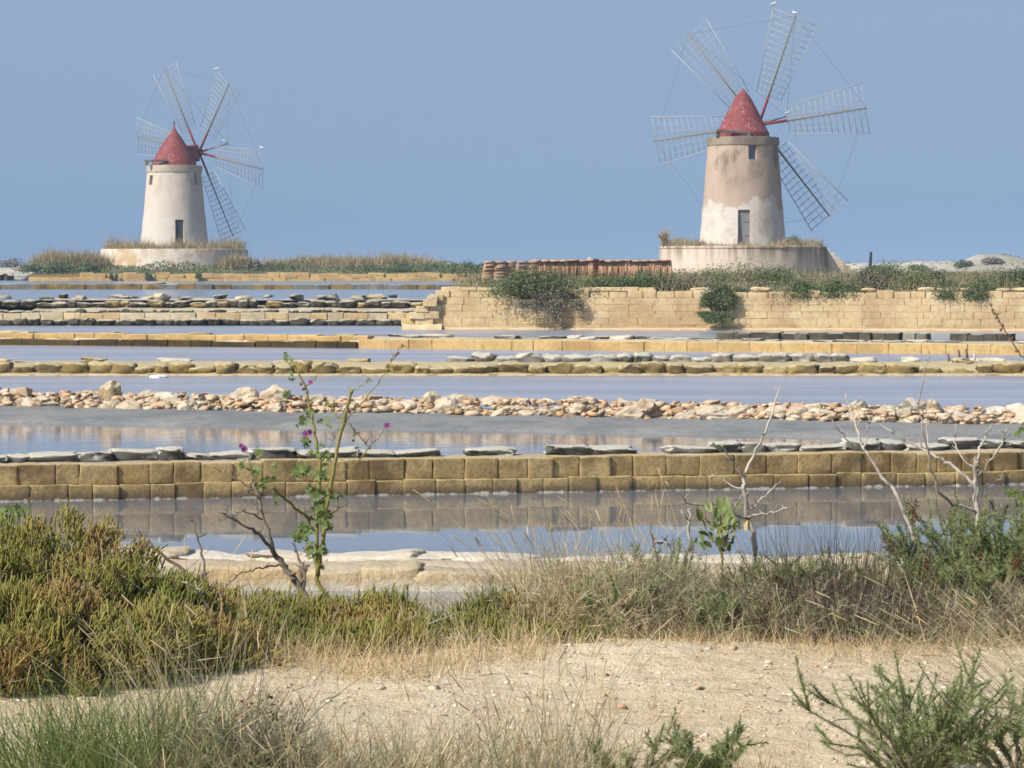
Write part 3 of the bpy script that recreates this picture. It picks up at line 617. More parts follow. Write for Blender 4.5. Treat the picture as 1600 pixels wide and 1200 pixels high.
def lathe_open(rf, zs, nseg, openings, depth, mat, name, jit=.0, cap=False):
    """a tower wall: openings (th0, th1, z0, z1) are cut and get jambs"""
    th = set(np.round(np.linspace(-PI, PI, nseg, endpoint=False), 4)); zz = set(np.round(zs, 4))
    for (a, b, z0, z1) in openings: th |= {round(a, 4), round(b, 4)}; zz |= {round(z0, 4), round(z1, 4)}
    th = sorted(th); zz = sorted(zz); n = len(th); V = []
    for z in zz:
        for a in th:
            r = rf(z) + jit * mnoise.noise(Vector((math.sin(a) * 3, math.cos(a) * 3, z * .9))); V.append((r * math.sin(a), -r * math.cos(a), z))
    Q = []; g = lambda i, j: j * n + i % n
    def hole(i, j):
        am = th[i] + 1e-3; zm = zz[j] + 1e-3
        return any(a <= am < b - 1e-3 and z0 <= zm < z1 - 1e-3 for (a, b, z0, z1) in openings)
    for j in range(len(zz) - 1):
        for i in range(n):
            if not hole(i, j): Q.append((g(i, j), g(i + 1, j), g(i + 1, j + 1), g(i, j + 1)))
    for (a, b, z0, z1) in openings:
        k = len(V)
        for z in (z0, z1):
            for q in (a, b):
                r = rf(z); V.append((r * math.sin(q), -r * math.cos(q), z)); r -= depth; V.append((r * math.sin(q), -r * math.cos(q), z))
        Q += [(k, k + 1, k + 5, k + 4), (k + 2, k + 6, k + 7, k + 3), (k, k + 2, k + 3, k + 1), (k + 4, k + 5, k + 7, k + 6)]
    T = []
    if cap:
        V.append((0, 0, zz[-1])); m = len(zz) - 1; T = [(g(i, m), g(i + 1, m), len(V) - 1) for i in range(n)]
    return np_mesh(name, V, Q, T, smooth=False, mat=mat)
def smooth_angle(me, deg=40):
    for p in me.polygons: p.use_smooth = True
    try: me.set_sharp_from_angle(angle=R(deg))
    except Exception: pass
    return me
def lathe(prof, nseg, mat, name, jit=0., f=1.):
    V = []; n = nseg
    for (r, z) in prof:
        for i in range(n):
            a = 2 * PI * i / n; rr = r * (1 + jit * mnoise.noise(Vector((math.sin(a) * 2 * f, math.cos(a) * 2 * f, z)))); V.append((rr * math.sin(a), -rr * math.cos(a), z))
    Q = [(j * n + i, j * n + (i + 1) % n, (j + 1) * n + (i + 1) % n, (j + 1) * n + i) for j in range(len(prof) - 1) for i in range(n)]
    return smooth_angle(np_mesh(name, V, Q, mat=mat))
def box_mesh(name, sx, sy, sz, mat, bev=.02):
    bm = bmesh.new(); bmesh.ops.create_cube(bm, size=1); bmesh.ops.scale(bm, vec=(sx, sy, sz), verts=bm.verts)
    bmesh.ops.bevel(bm, geom=bm.edges[:], offset=bev, segments=1, affect='EDGES'); return bm_mesh(name, bm, mat)
def bar_mesh(name, L, r0, r1, mat, sides=6):
    vb = VB(); tube(vb, [(0, 0, 0), (0, 0, L / 2), (0, 0, L)], [r0, (r0 + r1) / 2, r1], sides); return vb.mesh(name, mat)
def aim(d): return Vector(d).to_track_quat('Z', 'Y').to_euler()
SR = 9.5                                           # sail radius
ROOT, HW0, HW1 = .27 * SR, .115 * SR, .215 * SR
spar_mesh = bar_mesh('spar', SR * 1.0, .11, .055, M['spar']); sroot_mesh = bar_mesh('spar_root', SR * .27, .13, .12, M['red_iron'])
rails = {}
for k in (-1, -.66, -.33, .33, .66, 1):
    L = math.hypot(SR - ROOT, (HW1 - HW0) * k); rails[k] = (bar_mesh('rail', L, .034 if abs(k) == 1 else .015, .034 if abs(k) == 1 else .015, M['lath'], 4), k * HW0, math.atan2((HW1 - HW0) * k, SR - ROOT))
NB_ = 14; battens = []
for i in range(NB_):
    t = i / (NB_ - 1); r = ROOT + (SR * .985 - ROOT) * t; hw = (HW0 + (HW1 - HW0) * t)
    battens.append((r, hw, bar_mesh('batten', 2 * hw, .026, .026, M['lath'], 4)))
wire_mesh = bar_mesh('stay_wire', 1, 1, 1, M['wire'], 4)
def wire(parent, a, b, r=.010):
    a, b = Vector(a), Vector(b); d = b - a; return obj('stay_wire', wire_mesh, parent, a, aim(d), (r, r, d.length))
def sails(root, hub, n, phi, bow):
    n = Vector(n).normalized(); up = (Vector((0, 0, 1)) - n * n.z).normalized(); rt = n.cross(up)
    rt = -rt if rt.x < 0 else rt
    tips = []; corners = []
    for k in range(6):
        a = R(phi + 60 * k); d = up * math.cos(a) + rt * math.sin(a); wv = -up * math.sin(a) + rt * math.cos(a); nn = d.cross(wv) * -1
        mtx = Matrix((wv, n, d)).transposed()                         # local x across, y along the shaft, z out along the spar
        if mtx.determinant() < 0: mtx = Matrix((wv, -n, d)).transposed()
        s = empty('sail', hub + n * (.0 if k % 2 else .12), 0, root); s.rotation_euler = mtx.to_euler()
        obj('spar', spar_mesh, s); obj('spar_root', sroot_mesh, s)
        for q, (me, x0, an) in rails.items(): obj('rail', me, s, (x0, .06, ROOT), (0, an, 0))
        for (r, hw, me) in battens: obj('batten', me, s, (-hw, .1, r), (0, R(90), 0))
        c = hub + n * (.0 if k % 2 else .12); tips.append(c + d * SR); corners.append((c + d * SR - wv * HW1, c + d * SR + wv * HW1))
    tip = hub + n * bow
    o = obj('bowsprit', bar_mesh('bowsprit', bow, .1, .05, M['spar']), root, hub, aim(n)); obj('bowsprit_root', bar_mesh('bowsprit_root', bow * .3, .12, .11, M['red_iron']), o)
    for k in range(6): wire(root, tip, tips[k]); wire(root, tips[k], tips[(k + 1) % 6])
    vb = VB(); tube(vb, [hub - n * .7, hub - n * .3, hub + n * .3, hub + n * .55], [.3, .42, .42, .2], 12); obj('hub', vb.mesh('hub', M['black_iron']), root)
    vb = VB(); tube(vb, [hub - n * 2.6, hub - n * 1.5, hub - n * .5], [.2, .2, .2], 10); obj('shaft', vb.mesh('shaft', M['red_iron']), root)
    return tips, corners, tip
def gull_mesh():
    vb = VB(); pts = [(-.36, 0, .2), (-.2, 0, .22), (0, 0, .24), (.16, 0, .28), (.24, 0, .36), (.27, 0, .42), (.33, 0, .45), (.38, 0, .44)]
    tube(vb, pts, [.015, .07, .13, .12, .075, .065, .062, .025], 10); return vb.mesh('body', M['feather'], True)
GULL = gull_mesh()
def gull(loc, rz, label):
    t = thing('seagull', label, 'bird', loc, rz, 'gulls perched on the windmill sails'); t.scale = (.55, .55, .55)
    obj('body', GULL, t, (0, 0, .05), None, (1.35, 1.35, 1.35))
    if 'w' not in SHAPES:
        vb = VB(); tube(vb, [(.16, .13, .34), (0, .16, .32), (-.25, .1, .27), (-.5, .04, .22)], [.04, .07, .05, .01], 6); tube(vb, [(.16, -.13, .34), (0, -.16, .32), (-.25, -.1, .27), (-.5, -.04, .22)], [.04, .07, .05, .01], 6); SHAPES['w'] = vb.mesh('wings', M['wing'], True)
        vb = VB(); tube(vb, [(.5, 0, .64), (.6, 0, .62)], [.025, .008], 5); SHAPES['b'] = vb.mesh('beak', M['beak'])
        vb = VB(); tube(vb, [(0, .05, 0), (0, .05, .28)], [.012, .012], 4); SHAPES['g'] = vb.mesh('leg', M['beak'])
    obj('wings', SHAPES['w'], t, (0, 0, .05)); obj('beak', SHAPES['b'], t); obj('leg', SHAPES['g'], t); obj('leg', SHAPES['g'], t, (0, -.1, 0))
    return t

def mill_root(u, D, z, label):
    x = ux(u, D); return thing('windmill', label, 'windmill', (x, D, z), -math.atan2(x, D), 'salt pan windmills')
# ---------------------------------------------------------------- right mill
DR = 276.; PR = pxm(DR); Z0 = EYE - (384 - HOR) / PR                  # floor of the mill on its platform
Rm = mill_root(1160, DR, Z0, 'right windmill, nearer and larger, with straight red cone roof and outside steps')
rf = lambda z: 3.52 - (3.52 - 2.84) * min(1, z / 8.1) ** .9
dth = R(2); ops = [(R(-6.5), R(10.5), .0, 2.85), (R(9), R(23), 6.9, 8.0)]
tw = obj('tower', smooth_angle(lathe_open(rf, np.linspace(0, 8.08, 24), 64, ops, .5, M['plaster_r'], 'tower', .05)), Rm)
def flush(parent, name, a0, a1, z0, z1, r, mat, th=.06):            # a leaf standing in an opening
    am = (a0 + a1) / 2; wd = 2 * r * math.sin((a1 - a0) / 2)
    return obj(name, box_mesh(name, wd, th, z1 - z0, mat, .01), parent, (r * math.sin(am), -r * math.cos(am), (z0 + z1) / 2), (0, 0, am))
dr = flush(Rm, 'door', R(-6.5), R(10.5), .0, 2.85, 3.05, M['door_grey']); obj('door_rail', box_mesh('door_rail', .9, .04, .1, M['door_grey']), dr, (0, -.05, .5)); obj('door_rail', dr.children[0].data, dr, (0, -.05, -.6))
wn = flush(Rm, 'window', R(9), R(23), 6.9, 8.0, 2.5, M['pane'])
obj('parapet_ring', lathe([(2.84, 8.05), (2.92, 8.08), (2.94, 8.4), (2.9, 8.72), (2.6, 8.75), (1.0, 8.75), (.05, 8.75)], 64, M['ring'], 'parapet_ring', .01), Rm)
cap = obj('roof_cone', lathe([(2.12, 8.75), (2.12, 9.15), (2.05, 9.2), (1.3, 10.7), (.62, 11.95), (.18, 12.5), (.06, 12.66), (.0, 12.68)], 40, M['red'], 'roof_cone', .01), Rm)
obj('dormer', box_mesh('dormer', 1.0, 1.6, 1.1, M['red'], .05), cap, (.75, 1.75, 9.7), (R(10), 0, R(-22)))
obj('tail_beam', box_mesh('tail_beam', 2.5, .25, .22, M['old_wood']), Rm, (-.85, -2.2, 9.12), (0, R(3), R(8)))
for x in (-2.0, .5): obj('beam_block', box_mesh('beam_block', .3, .3, .38, M['old_wood']), Rm, (x, -2.15, 8.9))
hub = Vector((1.26, 2.85, 9.85))
tipsR, corR, bowR = sails(Rm, hub, (.38, .915, .15), 22.8, 6.2)
plat = obj('platform', lathe([(6.78, -2.7), (6.74, -1.2), (6.7, -.25), (6.76, -.22), (6.78, -.08), (6.7, -.04), (3, -.02), (.05, -.02)], 96, M['plat_r'], 'platform', .006, 2), Rm)
st = empty('stair', (0, 0, 0), 0, Rm)
for k in range(7): obj('step', box_mesh('step', .42, 1.7, 2.3 - k * .33, M['plat_r'], .015), st, (6.75 + k * .42, -.6, -2.55 + (2.3 - k * .33) / 2), (0, 0, 0))
# ---------------------------------------------------------------- left mill
DL = 355.; PL = pxm(DL); Z1 = EYE - (389 - HOR) / PL
Lm = mill_root(273, DL, Z1, 'left windmill, farther and smaller, white tower with domed red roof')
rf2 = lambda z: 3.62 - (3.62 - 2.82) * min(1, z / 7.9) ** .8
ops = [(R(1.5), R(17), .0, 3.0), (R(-62), R(-50), 6.6, 7.6), (R(47), R(56), 6.6, 7.85)]
obj('tower', smooth_angle(lathe_open(rf2, np.linspace(0, 7.95, 24), 64, ops, .5, M['plaster_l'], 'tower', .05)), Lm)
flush(Lm, 'door', R(1.5), R(17), 0, 3.0, 3.1, M['door_dark'])
for (a, b, z0, z1) in ops[1:]: flush(Lm, 'window', R(a * 180 / PI), b, z0, z1, 2.45, M['door_dark'])
obj('parapet_ring', lathe([(2.82, 7.92), (2.9, 7.95), (2.92, 8.3), (2.9, 8.62), (2.6, 8.65), (.05, 8.65)], 64, M['ring_l'], 'parapet_ring', .01), Lm)
cap = obj('roof_dome', lathe([(2.3, 8.65), (2.3, 8.9), (2.12, 9.25), (1.72, 10.05), (1.2, 10.9), (.66, 11.7), (.3, 12.2), (.12, 12.55), (.09, 12.6), (.09, 13.2), (.0, 13.25)], 40, M['red'], 'roof_dome', .012), Lm)
obj('dormer', box_mesh('dormer', 1.3, 1.5, 1.7, M['red'], .05), cap, (1.65, .9, 9.9), (R(8), 0, R(-45)))
obj('tail_beam', box_mesh('tail_beam', 2.3, .25, .2, M['old_wood']), Lm, (-1.9, -2.1, 9.1), (0, R(-2), R(-10)))
for x in (-2.8, -1.0): obj('beam_block', box_mesh('beam_block', .3, .3, .4, M['old_wood']), Lm, (x, -2.0, 8.85))
hubL = Vector((2.5, 2.3, 10.1))
tipsL, corL, bowL = sails(Lm, hubL, (.72, .65, .23), 42, 4.4)
obj('platform', lathe([(7.7, -2.2), (7.66, -1), (7.62, -.2), (7.6, -.05), (7.5, -.02), (3, 0), (.05, 0)], 96, M['plat_l'], 'platform', .008, 2), Lm)
bpy.context.view_layer.update()
wR = lambda p: Rm.matrix_world @ Vector(p); wL = lambda p: Lm.matrix_world @ Vector(p)
gull(wR(corR[0][0]) + Vector((0, 0, .02)), R(10), 'white gull on the top left corner of the right mill\'s upright sail')
gull(wR(tipsR[0]) + Vector((0, 0, .02)), R(160), 'white gull on the spar tip of the right mill\'s upright sail')
gull(wR(bowR) + Vector((0, 0, .05)), R(30), 'white gull on the pole end in front of the right mill')
gull(wL(corL[0][0]) + Vector((0, 0, .02)), R(0), 'white gull on top of the left mill\'s upright sail')
gull(wL(bowL) + Vector((-.3, -.2, .05)), R(200), 'white gull on the pole end in front of the left mill')
gull(wL(corL[1][0]) + Vector((0, 0, .02)), R(170), 'white gull on the upper corner of the left mill\'s right-hand sail')

# ================================================================== tile stacks, post
def roof_tile():
    n = 6; V = []; L = .46
    for y in (-L / 2, L / 2):
        for rr in (.085, .07):
            for i in range(n + 1):
                a = PI * i / n; V.append((rr * math.cos(a) * 1.15, y, rr * math.sin(a) * .75))
    k = n + 1; Q = []
    for i in range(n):
        Q += [(i, i + 1, 2 * k + i + 1, 2 * k + i), (k + i, 3 * k + i, 3 * k + i + 1, k + i + 1), (i, k + i, k + i + 1, i + 1), (2 * k + i, 2 * k + i + 1, 3 * k + i + 1, 3 * k + i)]
    Q += [(0, 2 * k, 3 * k, k), (n, k + n, 3 * k + n, 2 * k + n)]
    return np.array(V), Q
TV, TQ = roof_tile()
tile_a = np_mesh('roof_tile', TV, TQ, mat=M['tile']); tile_b = np_mesh('roof_tile', TV, TQ, mat=M['tile_edge'])
def tile_stack(u0, u1, vt, D, label, lean=0.):
    x0, x1 = ux(u0, D), ux(u1, D); zt = EYE - (vt - HOR) / pxm(D); T = thing('tile_stack', label, 'tile stack', ((x0 + x1) / 2, D, 1.3), 0, 'stacked roof tiles on the island')
    z = 0; r = 0; W = x1 - x0
    while 1.3 + z < zt:
        x = 0.
        while x < W - .1:
            obj('tile', tile_a, T, (x - W / 2 + .23 + lean * z + random.uniform(-.02, .02), random.uniform(-.06, .06), z), (random.uniform(-.05, .05), random.uniform(-.05, .05), R(90) + random.uniform(-.1, .1)), (1.2, 1, 1))
            obj('tile', tile_a, T, (x - W / 2 + .23 + lean * z + random.uniform(-.02, .02), .24 + random.uniform(-.06, .06), z), (0, 0, R(90)), (1.2, 1, 1)); x += .47
        z += .075; r += 1
tile_stack(752, 784, 409, 146, 'leftmost pile of flat-stacked terracotta roof tiles behind the tall wall', .12)
tile_stack(786, 806, 408, 146.3, 'narrow pile of flat-stacked roof tiles, second from the left', .1)
tile_stack(808, 842, 410, 147, 'pile of pale roof tiles half hidden by the draping bush')
T = thing('tile_row', 'long row of terracotta roof tiles stood on end below the right windmill', 'tile row', (ux(935, 150), 150, 1.3))
xa, xb = ux(832, 150) - ux(935, 150), ux(1050, 150) - ux(935, 150); x = xa
while x < xb:
    f = (x - xa) / (xb - xa)
    for (y, zz) in ((0, .62), (.22, .9)) if True else ():
        obj('tile', tile_b if y == 0 else tile_a, T, (x + random.uniform(-.02, .02), y + random.uniform(-.04, .04), zz - .02 * f), (R(90) + random.uniform(-.08, .08), random.uniform(-.14, .14), random.uniform(-.2, .2)), (.62, 1.2, 1.2))
    x += .082
x = xa
while x < xb - .3:
    obj('tile', tile_a, T, (x + .2, .1 + random.uniform(-.05, .05), 1.1 + random.uniform(-.01, .03)), (0, random.uniform(-.06, .06), R(90) + random.uniform(-.15, .15)), (1.1, 1, 1)); x += .4
obj('support_bank', box_mesh('support_bank', xb - xa, .6, .7, M['island'], .05), T, ((xa + xb) / 2, .2, .12))
T = thing('rusty_post', 'dark rust-red post standing in the row of roof tiles', 'post', (ux(931, 149.3), 149.3, 1.3))
obj('post_body', box_mesh('post_body', .2, .2, 1.12, M['rust'], .03), T, (0, 0, .56), (0, R(2), 0)); obj('post_cap', box_mesh('post_cap', .28, .26, .14, M['rust'], .04), T, (.01, 0, 1.14))
T = thing('wooden_post', 'dark wooden post alone on the scrub right of the mill steps', 'post', (ux(1359, 262), 262, 1.25))
vb = VB(); tube(vb, [(0, 0, -.2), (.02, 0, .9), (.08, 0, 1.95)], [.15, .13, .09], 8); obj('post_body', vb.mesh('post_body', M['black_iron']), T)
vb = VB(); tube(vb, [(-.75, 0, -.1), (-.3, 0, .35), (-.02, 0, .7)], [.1, .1, .09], 7); obj('brace', vb.mesh('brace', M['black_iron']), T)
T = thing('marker_stone', 'small white upright stone on the skyline behind the tile row', 'marker', (ux(921, 480), 480, 1.5)); obj('pillar', box_mesh('pillar', .5, .5, 2.2, M['plat_l'], .08), T, (0, 0, .6)); obj('foot', box_mesh('foot', .9, .9, .5, M['plat_l'], .08), T, (0, 0, -.4))

# ================================================================== VEGETATION
def pm(name, cols, k=.85, **kw): return plant_mat(name, [(i / (len(cols) - 1), srgb(*c, k)) for i, c in enumerate(cols)], **kw)
M['glasswort'] = pm('glasswort', [(96, 106, 56), (124, 134, 64), (150, 154, 76), (172, 164, 88), (186, 172, 98), (176, 142, 92)], .82)
M['twig'] = pm('twig', [(116, 102, 86), (160, 148, 128), (194, 184, 164)], .95, transl=.1, rough=.9)
M['straw'] = pm('straw', [(184, 160, 120), (206, 186, 146), (222, 206, 168), (196, 162, 118)], .95, transl=.25)
M['grey_grass'] = pm('grey_grass', [(142, 132, 104), (170, 160, 130), (196, 184, 152), (152, 154, 110)], .95, transl=.3)
M['green_grass'] = pm('green_grass', [(78, 100, 52), (104, 128, 66), (136, 150, 90), (168, 166, 116)], transl=.3)
M['rosemary'] = pm('rosemary', [(96, 114, 66), (126, 144, 86), (154, 166, 110), (176, 182, 136)], .95, transl=.25)
M['scrub_green'] = pm('scrub_green', [(70, 86, 54), (92, 108, 68), (116, 128, 88), (140, 146, 108)], .95, transl=.2)
M['scrub_mix'] = pm('scrub_mix', [(96, 108, 70), (118, 122, 86), (140, 134, 108), (156, 146, 122)], transl=.2)
M['scrub_grey'] = pm('scrub_grey', [(112, 108, 92), (138, 130, 112), (160, 150, 130)], transl=.15)
M['tawny'] = pm('tawny', [(146, 134, 98), (178, 160, 122), (200, 182, 144), (150, 146, 100)], transl=.2)
M['seed'] = pm('seed', [(88, 52, 36), (120, 72, 48), (70, 44, 34)], transl=.05)
M['rush'] = pm('rush', [(74, 68, 60), (98, 88, 78), (126, 114, 98)], transl=.05, rough=.8)
M['mallow_leaf'] = pm('mallow_leaf', [(108, 130, 72), (144, 158, 96)], transl=.35, rough=.5)
M['mallow_stem'] = stone_mat('mallow_stem', [srgb(150, 146, 78, .8), srgb(176, 164, 96, .8)], 25, .003, srgb(110, 108, 60, .75), .5, rough=.6)
M['petal'] = solid('petal', srgb(146, 84, 136, .85), .6); M['petal_dark'] = solid('petal_dark', srgb(110, 40, 100, .7), .6); M['bud'] = solid('bud', srgb(150, 120, 84, .8), .8)
M['fig_leaf'] = solid('fig_leaf', srgb(138, 156, 92, .8), .6, .3); M['fig_leaf_dry'] = solid('fig_leaf_dry', srgb(196, 180, 110, .85), .7)

G = lambda u, v: onz(u, v, .75)                       # a place on the sand track
def ground(x, y): return sand_h(x, y)
def on_ground(u, D):
    x = ux(u, D); return np.array([x, D, ground(x, D)])
N3 = lambda n: rng.normal(size=(n, 3))
UP = np.array([0, 0, 1.])
def sphere_up(n, lo=-.15):
    v = unit(N3(n)); v[:, 2] = np.abs(v[:, 2]) * (1 - lo) + lo; return unit(v)

def lumpy(p, f):                                  # smooth bumps, about -1..1
    q = p * f; return (np.sin(q[:, 0] * 1.0 + 1.7 * np.sin(q[:, 1] * .8)) + np.sin(q[:, 1] * 1.1 + q[:, 2] * 1.4 + 2) + np.sin(q[:, 2] * 1.2 - q[:, 0] * 1.6 + 4)) / 2.2
def glasswort(label, mounds, dens=1.0, tint=(.5, .22), fat=1.0):
    """fleshy upright fingers in clumps over low mounds (u, D, half width, half depth, height)"""
    c0 = on_ground(mounds[0][0], mounds[0][1]); T = thing('glasswort_bush', label, 'bush', tuple(c0), 0, 'glasswort bushes at the track edge'); fo = VB(); tw = VB()
    for (u, D, rx, ry, h) in mounds:
        c = on_ground(u, D) - c0; n = int(320 * dens * (rx * ry * 4 + rx * h * 3)); d = sphere_up(n, -.05)
        lump = 1 + .16 * np.sin(d[:, 0] * 7 + u) * np.cos(d[:, 1] * 6 + u) + rng.normal(size=n) * .05
        rad = (rng.uniform(.0, 1, n) ** .35 * .35 + .65) * lump; pos = c + d * rad[:, None] * np.array([rx, ry, h]); pk = lumpy(pos + c0, 9.); pos = pos + d * (pk * .05)[:, None]; keep_ = pk > -.62; pos, d, pk = pos[keep_], d[keep_], pk[keep_]; n = len(pos)
        nr = unit(d / np.array([rx, ry, h])); ct = np.clip(rng.normal(tint[0], tint[1] * .6, n) + .3 * lumpy(pos + c0 + 3, 6.), 0, 1)
        ribbons(tw, np.tile(c, (n, 1)) + N3(n) * np.array([rx, ry, .02]) * .25, unit(pos - c), np.linalg.norm(pos - c, axis=1), np.full(n, .006), N3(n) * .06, rng.uniform(0, .6, n), 3, .3)
        k = 15; P = np.repeat(pos, k, 0) + N3(n * k) * .020; cd_ = np.repeat(N3(n), k, 0); dd = unit(np.repeat(nr, k, 0) * .5 + UP * .62 + cd_ * .25 + N3(n * k) * .3)
        L = rng.uniform(.03, .068, n * k); fingers(fo, P, dd, L, rng.uniform(.0055, .009, n * k) * fat, np.clip(np.repeat(ct, k) + rng.normal(0, .1, n * k), 0, 1), N3(n * k) * .08)
    m_ = 900; i_ = rng.integers(0, len(fo.V[0]) // 10, m_) * 10; P_ = fo.V[0][i_]; ribbons(tw, P_, unit(N3(m_) + UP * .3), rng.uniform(.05, .16, m_), np.full(m_, .0035), N3(m_) * .3, rng.uniform(.4, 1, m_), 4, .3)
    obj('foliage', fo.mesh('foliage', M['glasswort']), T); obj('twigs', tw.mesh('twigs', M['twig']), T); return T
def tuft(name, label, u, D, n, h, spread, mat, lean=(0, 0, 0), W=.004, group=None, foot=.06, heads=0, hv=.35, droop=.25, base=None, cat='grass tuft'):
    b = on_ground(u, D) if base is None else np.array(base, float); T = thing(name, label, cat, tuple(b), 0, group); vb = VB()
    p = rng.normal(size=(n, 3)) * np.array([foot, foot, 0]); p[:, 2] -= .02; d = unit(UP + N3(n) * np.array([spread, spread, .1]) + p * (1.2 / max(foot, .02)) * spread * .5 + np.array(lean))
    L = h * np.clip(rng.normal(.75, hv * .6, n), .2, 1.25); bend = N3(n) * np.array([droop, droop, 0]) * .6 + np.array(lean) * .5 - UP * droop * .5
    ribbons(vb, p, d, L, np.full(n, W) * rng.uniform(.6, 1.3, n), bend, rng.uniform(0, 1, n), 5); obj('blades', vb.mesh('blades', M[mat]), T)
    if heads:
        hb = VB(); i = rng.permutation(n)[:heads]; i = i[np.argsort(-L[i])]
        tip = p[i] + (d[i] + bend[i]) * L[i][:, None]; dr_ = unit(d[i] + 2 * bend[i])
        fingers(hb, tip - dr_ * .05, dr_, rng.uniform(.05, .09, heads), rng.uniform(.0035, .006, heads), rng.uniform(.3, 1, heads)); tag(obj('seed_heads', hb.mesh('seed_heads', M['straw']), T), kind='stuff')
    return T
def needle_shrub(label, u, D, stems, h, spread, leaf=(.014, .026), lw=.0032, mat='rosemary', lean=(0, 0, 0), dens=240, heads=0, arch=.5):
    b = on_ground(u, D); T = thing('needle_shrub', label, 'shrub', tuple(b), 0, 'needle-leaved shrubs'); st_ = VB(); lf = VB(); hd = VB()
    for k in range(stems):
        a = rng.uniform(0, 2 * PI); q = rng.uniform(.1, 1) ** .7 * spread; L = h * rng.uniform(.6, 1.15); dirv = unit(np.array([math.cos(a) * q, math.sin(a) * q, 1]) + np.array(lean))
        outv = np.array([math.cos(a), math.sin(a), 0]); pts = []
        for t in np.linspace(0, 1, 9): pts.append(np.array([math.cos(a), math.sin(a), 0]) * .03 + dirv * L * t + (outv * .35 * q - UP * .25 * arch) * L * t * t + rng.normal(size=3) * .006)
        tube(st_, [Vector(p) for p in pts], taper(9, .006, .0018), 5); subs = [(pts, 1.0)]
        for s in range(4):                                           # side shoots
            i = rng.integers(3, 8); sd_ = unit(dirv + N3(1)[0] * .6); Ls = L * rng.uniform(.15, .38); sp2 = [pts[i] + sd_ * Ls * t + UP * .1 * Ls * t * t for t in np.linspace(0, 1, 5)]
            tube(st_, [Vector(p) for p in sp2], taper(5, .003, .0012), 4); subs.append((sp2, .35))
        for (pp, fr) in subs:
            pp = np.array(pp); m = int(dens * fr); s = rng.uniform(.12 if fr == 1 else 0, 1, m) * (len(pp) - 1.001); i = s.astype(int); f = (s - i)[:, None]; pos = pp[i] * (1 - f) + pp[i + 1] * f; ax = unit(pp[i + 1] - pp[i])
            dl = unit(ax * .9 + N3(m) * .75); ribbons(lf, pos, dl, rng.uniform(*leaf, m), np.full(m, lw), N3(m) * .1, np.clip(rng.normal(.5, .25, m), 0, 1), 2)
        if k < heads:
            m = 60; pp = np.array(pts); pos = pp[-1] + N3(m) * np.array([.012, .012, .03]); leaflets(hd, pos, unit(N3(m)), rng.uniform(.01, .018, m), rng.uniform(0, 1, m), .7)
    obj('stems', st_.mesh('stems', M['dark_wood'], True), T); obj('needles', lf.mesh('needles', M[mat]), T)
    if heads: tag(obj('seed_heads', hd.mesh('seed_heads', M['seed']), T), kind='stuff')
    return T
def twiggy(label, u, D, rx, ry, h, n, mats=('grey_grass', 'twig'), seedy=0, name='dry_shrub', green=0.):
    """a tangle of fine dry stems with a few small leaves"""
    b = on_ground(u, D); T = thing(name, label, 'shrub', tuple(b), 0, 'dry shrubs at the track edge'); vb = VB(); lf = VB()
    p = rng.normal(size=(n, 3)) * np.array([rx * .42, ry * .42, .01]); d = unit(UP * .9 + N3(n) * .55 + p * .6); L = h * rng.uniform(.35, 1.05, n) * np.clip(1.15 - (p[:, 0] / rx) ** 2 * .6, .3, 1.2)
    ribbons(vb, p, d, L, rng.uniform(.0022, .0048, n), N3(n) * .28, rng.uniform(0, 1, n), 5, .4); obj('stems', vb.mesh('stems', M[mats[0]]), T)
    m = n * 6; i = rng.integers(0, n, m); t = rng.uniform(.35, 1, m); pos = p[i] + d[i] * (L[i] * t)[:, None]; sub = unit(d[i] + N3(m) * .8); v2 = VB()
    ribbons(v2, pos, sub, rng.uniform(.03, .10, m), rng.uniform(.0018, .0032, m), N3(m) * .2, rng.uniform(0, 1, m), 3, .4); obj('twigs', v2.mesh('twigs', M[mats[1]]), T)
    if green:
        m = int(n * green); i = rng.integers(0, n, m); t = rng.uniform(.2, .95, m); pos = p[i] + d[i] * (L[i] * t)[:, None]
        ribbons(lf, pos, unit(d[i] + N3(m) * .7), rng.uniform(.012, .03, m), np.full(m, .0042), N3(m) * .1, rng.uniform(0, 1, m), 2); obj('leaves', lf.mesh('leaves', M['rosemary']), T)
    if seedy:
        hd = VB(); c = rng.integers(0, n, seedy); cen = p[c] + d[c] * (L[c] * rng.uniform(.5, 1, seedy))[:, None]; m = seedy * 40; pos = np.repeat(cen, 40, 0) + N3(m) * np.array([.014, .014, .026])
        leaflets(hd, pos, unit(N3(m)), rng.uniform(.008, .016, m), rng.uniform(0, 1, m), .7); tag(obj('seed_heads', hd.mesh('seed_heads', M['seed']), T), kind='stuff')
    return T

# ---- glasswort on the left
glasswort('big yellow-green glasswort bush filling the left edge', [(60, 13.5, .6, .7, .45), (190, 13.5, .36, .5, .30), (-120, 13.3, .5, .6, .44), (280, 13.7, .36, .45, .2), (20, 12.55, .5, .4, .3), (170, 12.75, .38, .35, .22), (-90, 12.4, .4, .35, .26), (275, 13.0, .3, .3, .14)], 1.35, (.64, .2))
glasswort('low olive glasswort mat around the feet of the mallow', [(400, 14.2, .36, .35, .12), (500, 14.3, .34, .35, .1), (590, 14.3, .24, .3, .1), (440, 13.6, .42, .3, .08), (340, 13.6, .3, .35, .12), (570, 13.8, .3, .3, .08)], 1.15, (.55, .22))
glasswort('small yellowish glasswort patch in front of the open water gap', [(690, 14.0, .3, .3, .09), (770, 14.0, .28, .3, .1), (640, 14.0, .2, .25, .07), (840, 13.9, .25, .3, .08)], .8, (.5, .2))
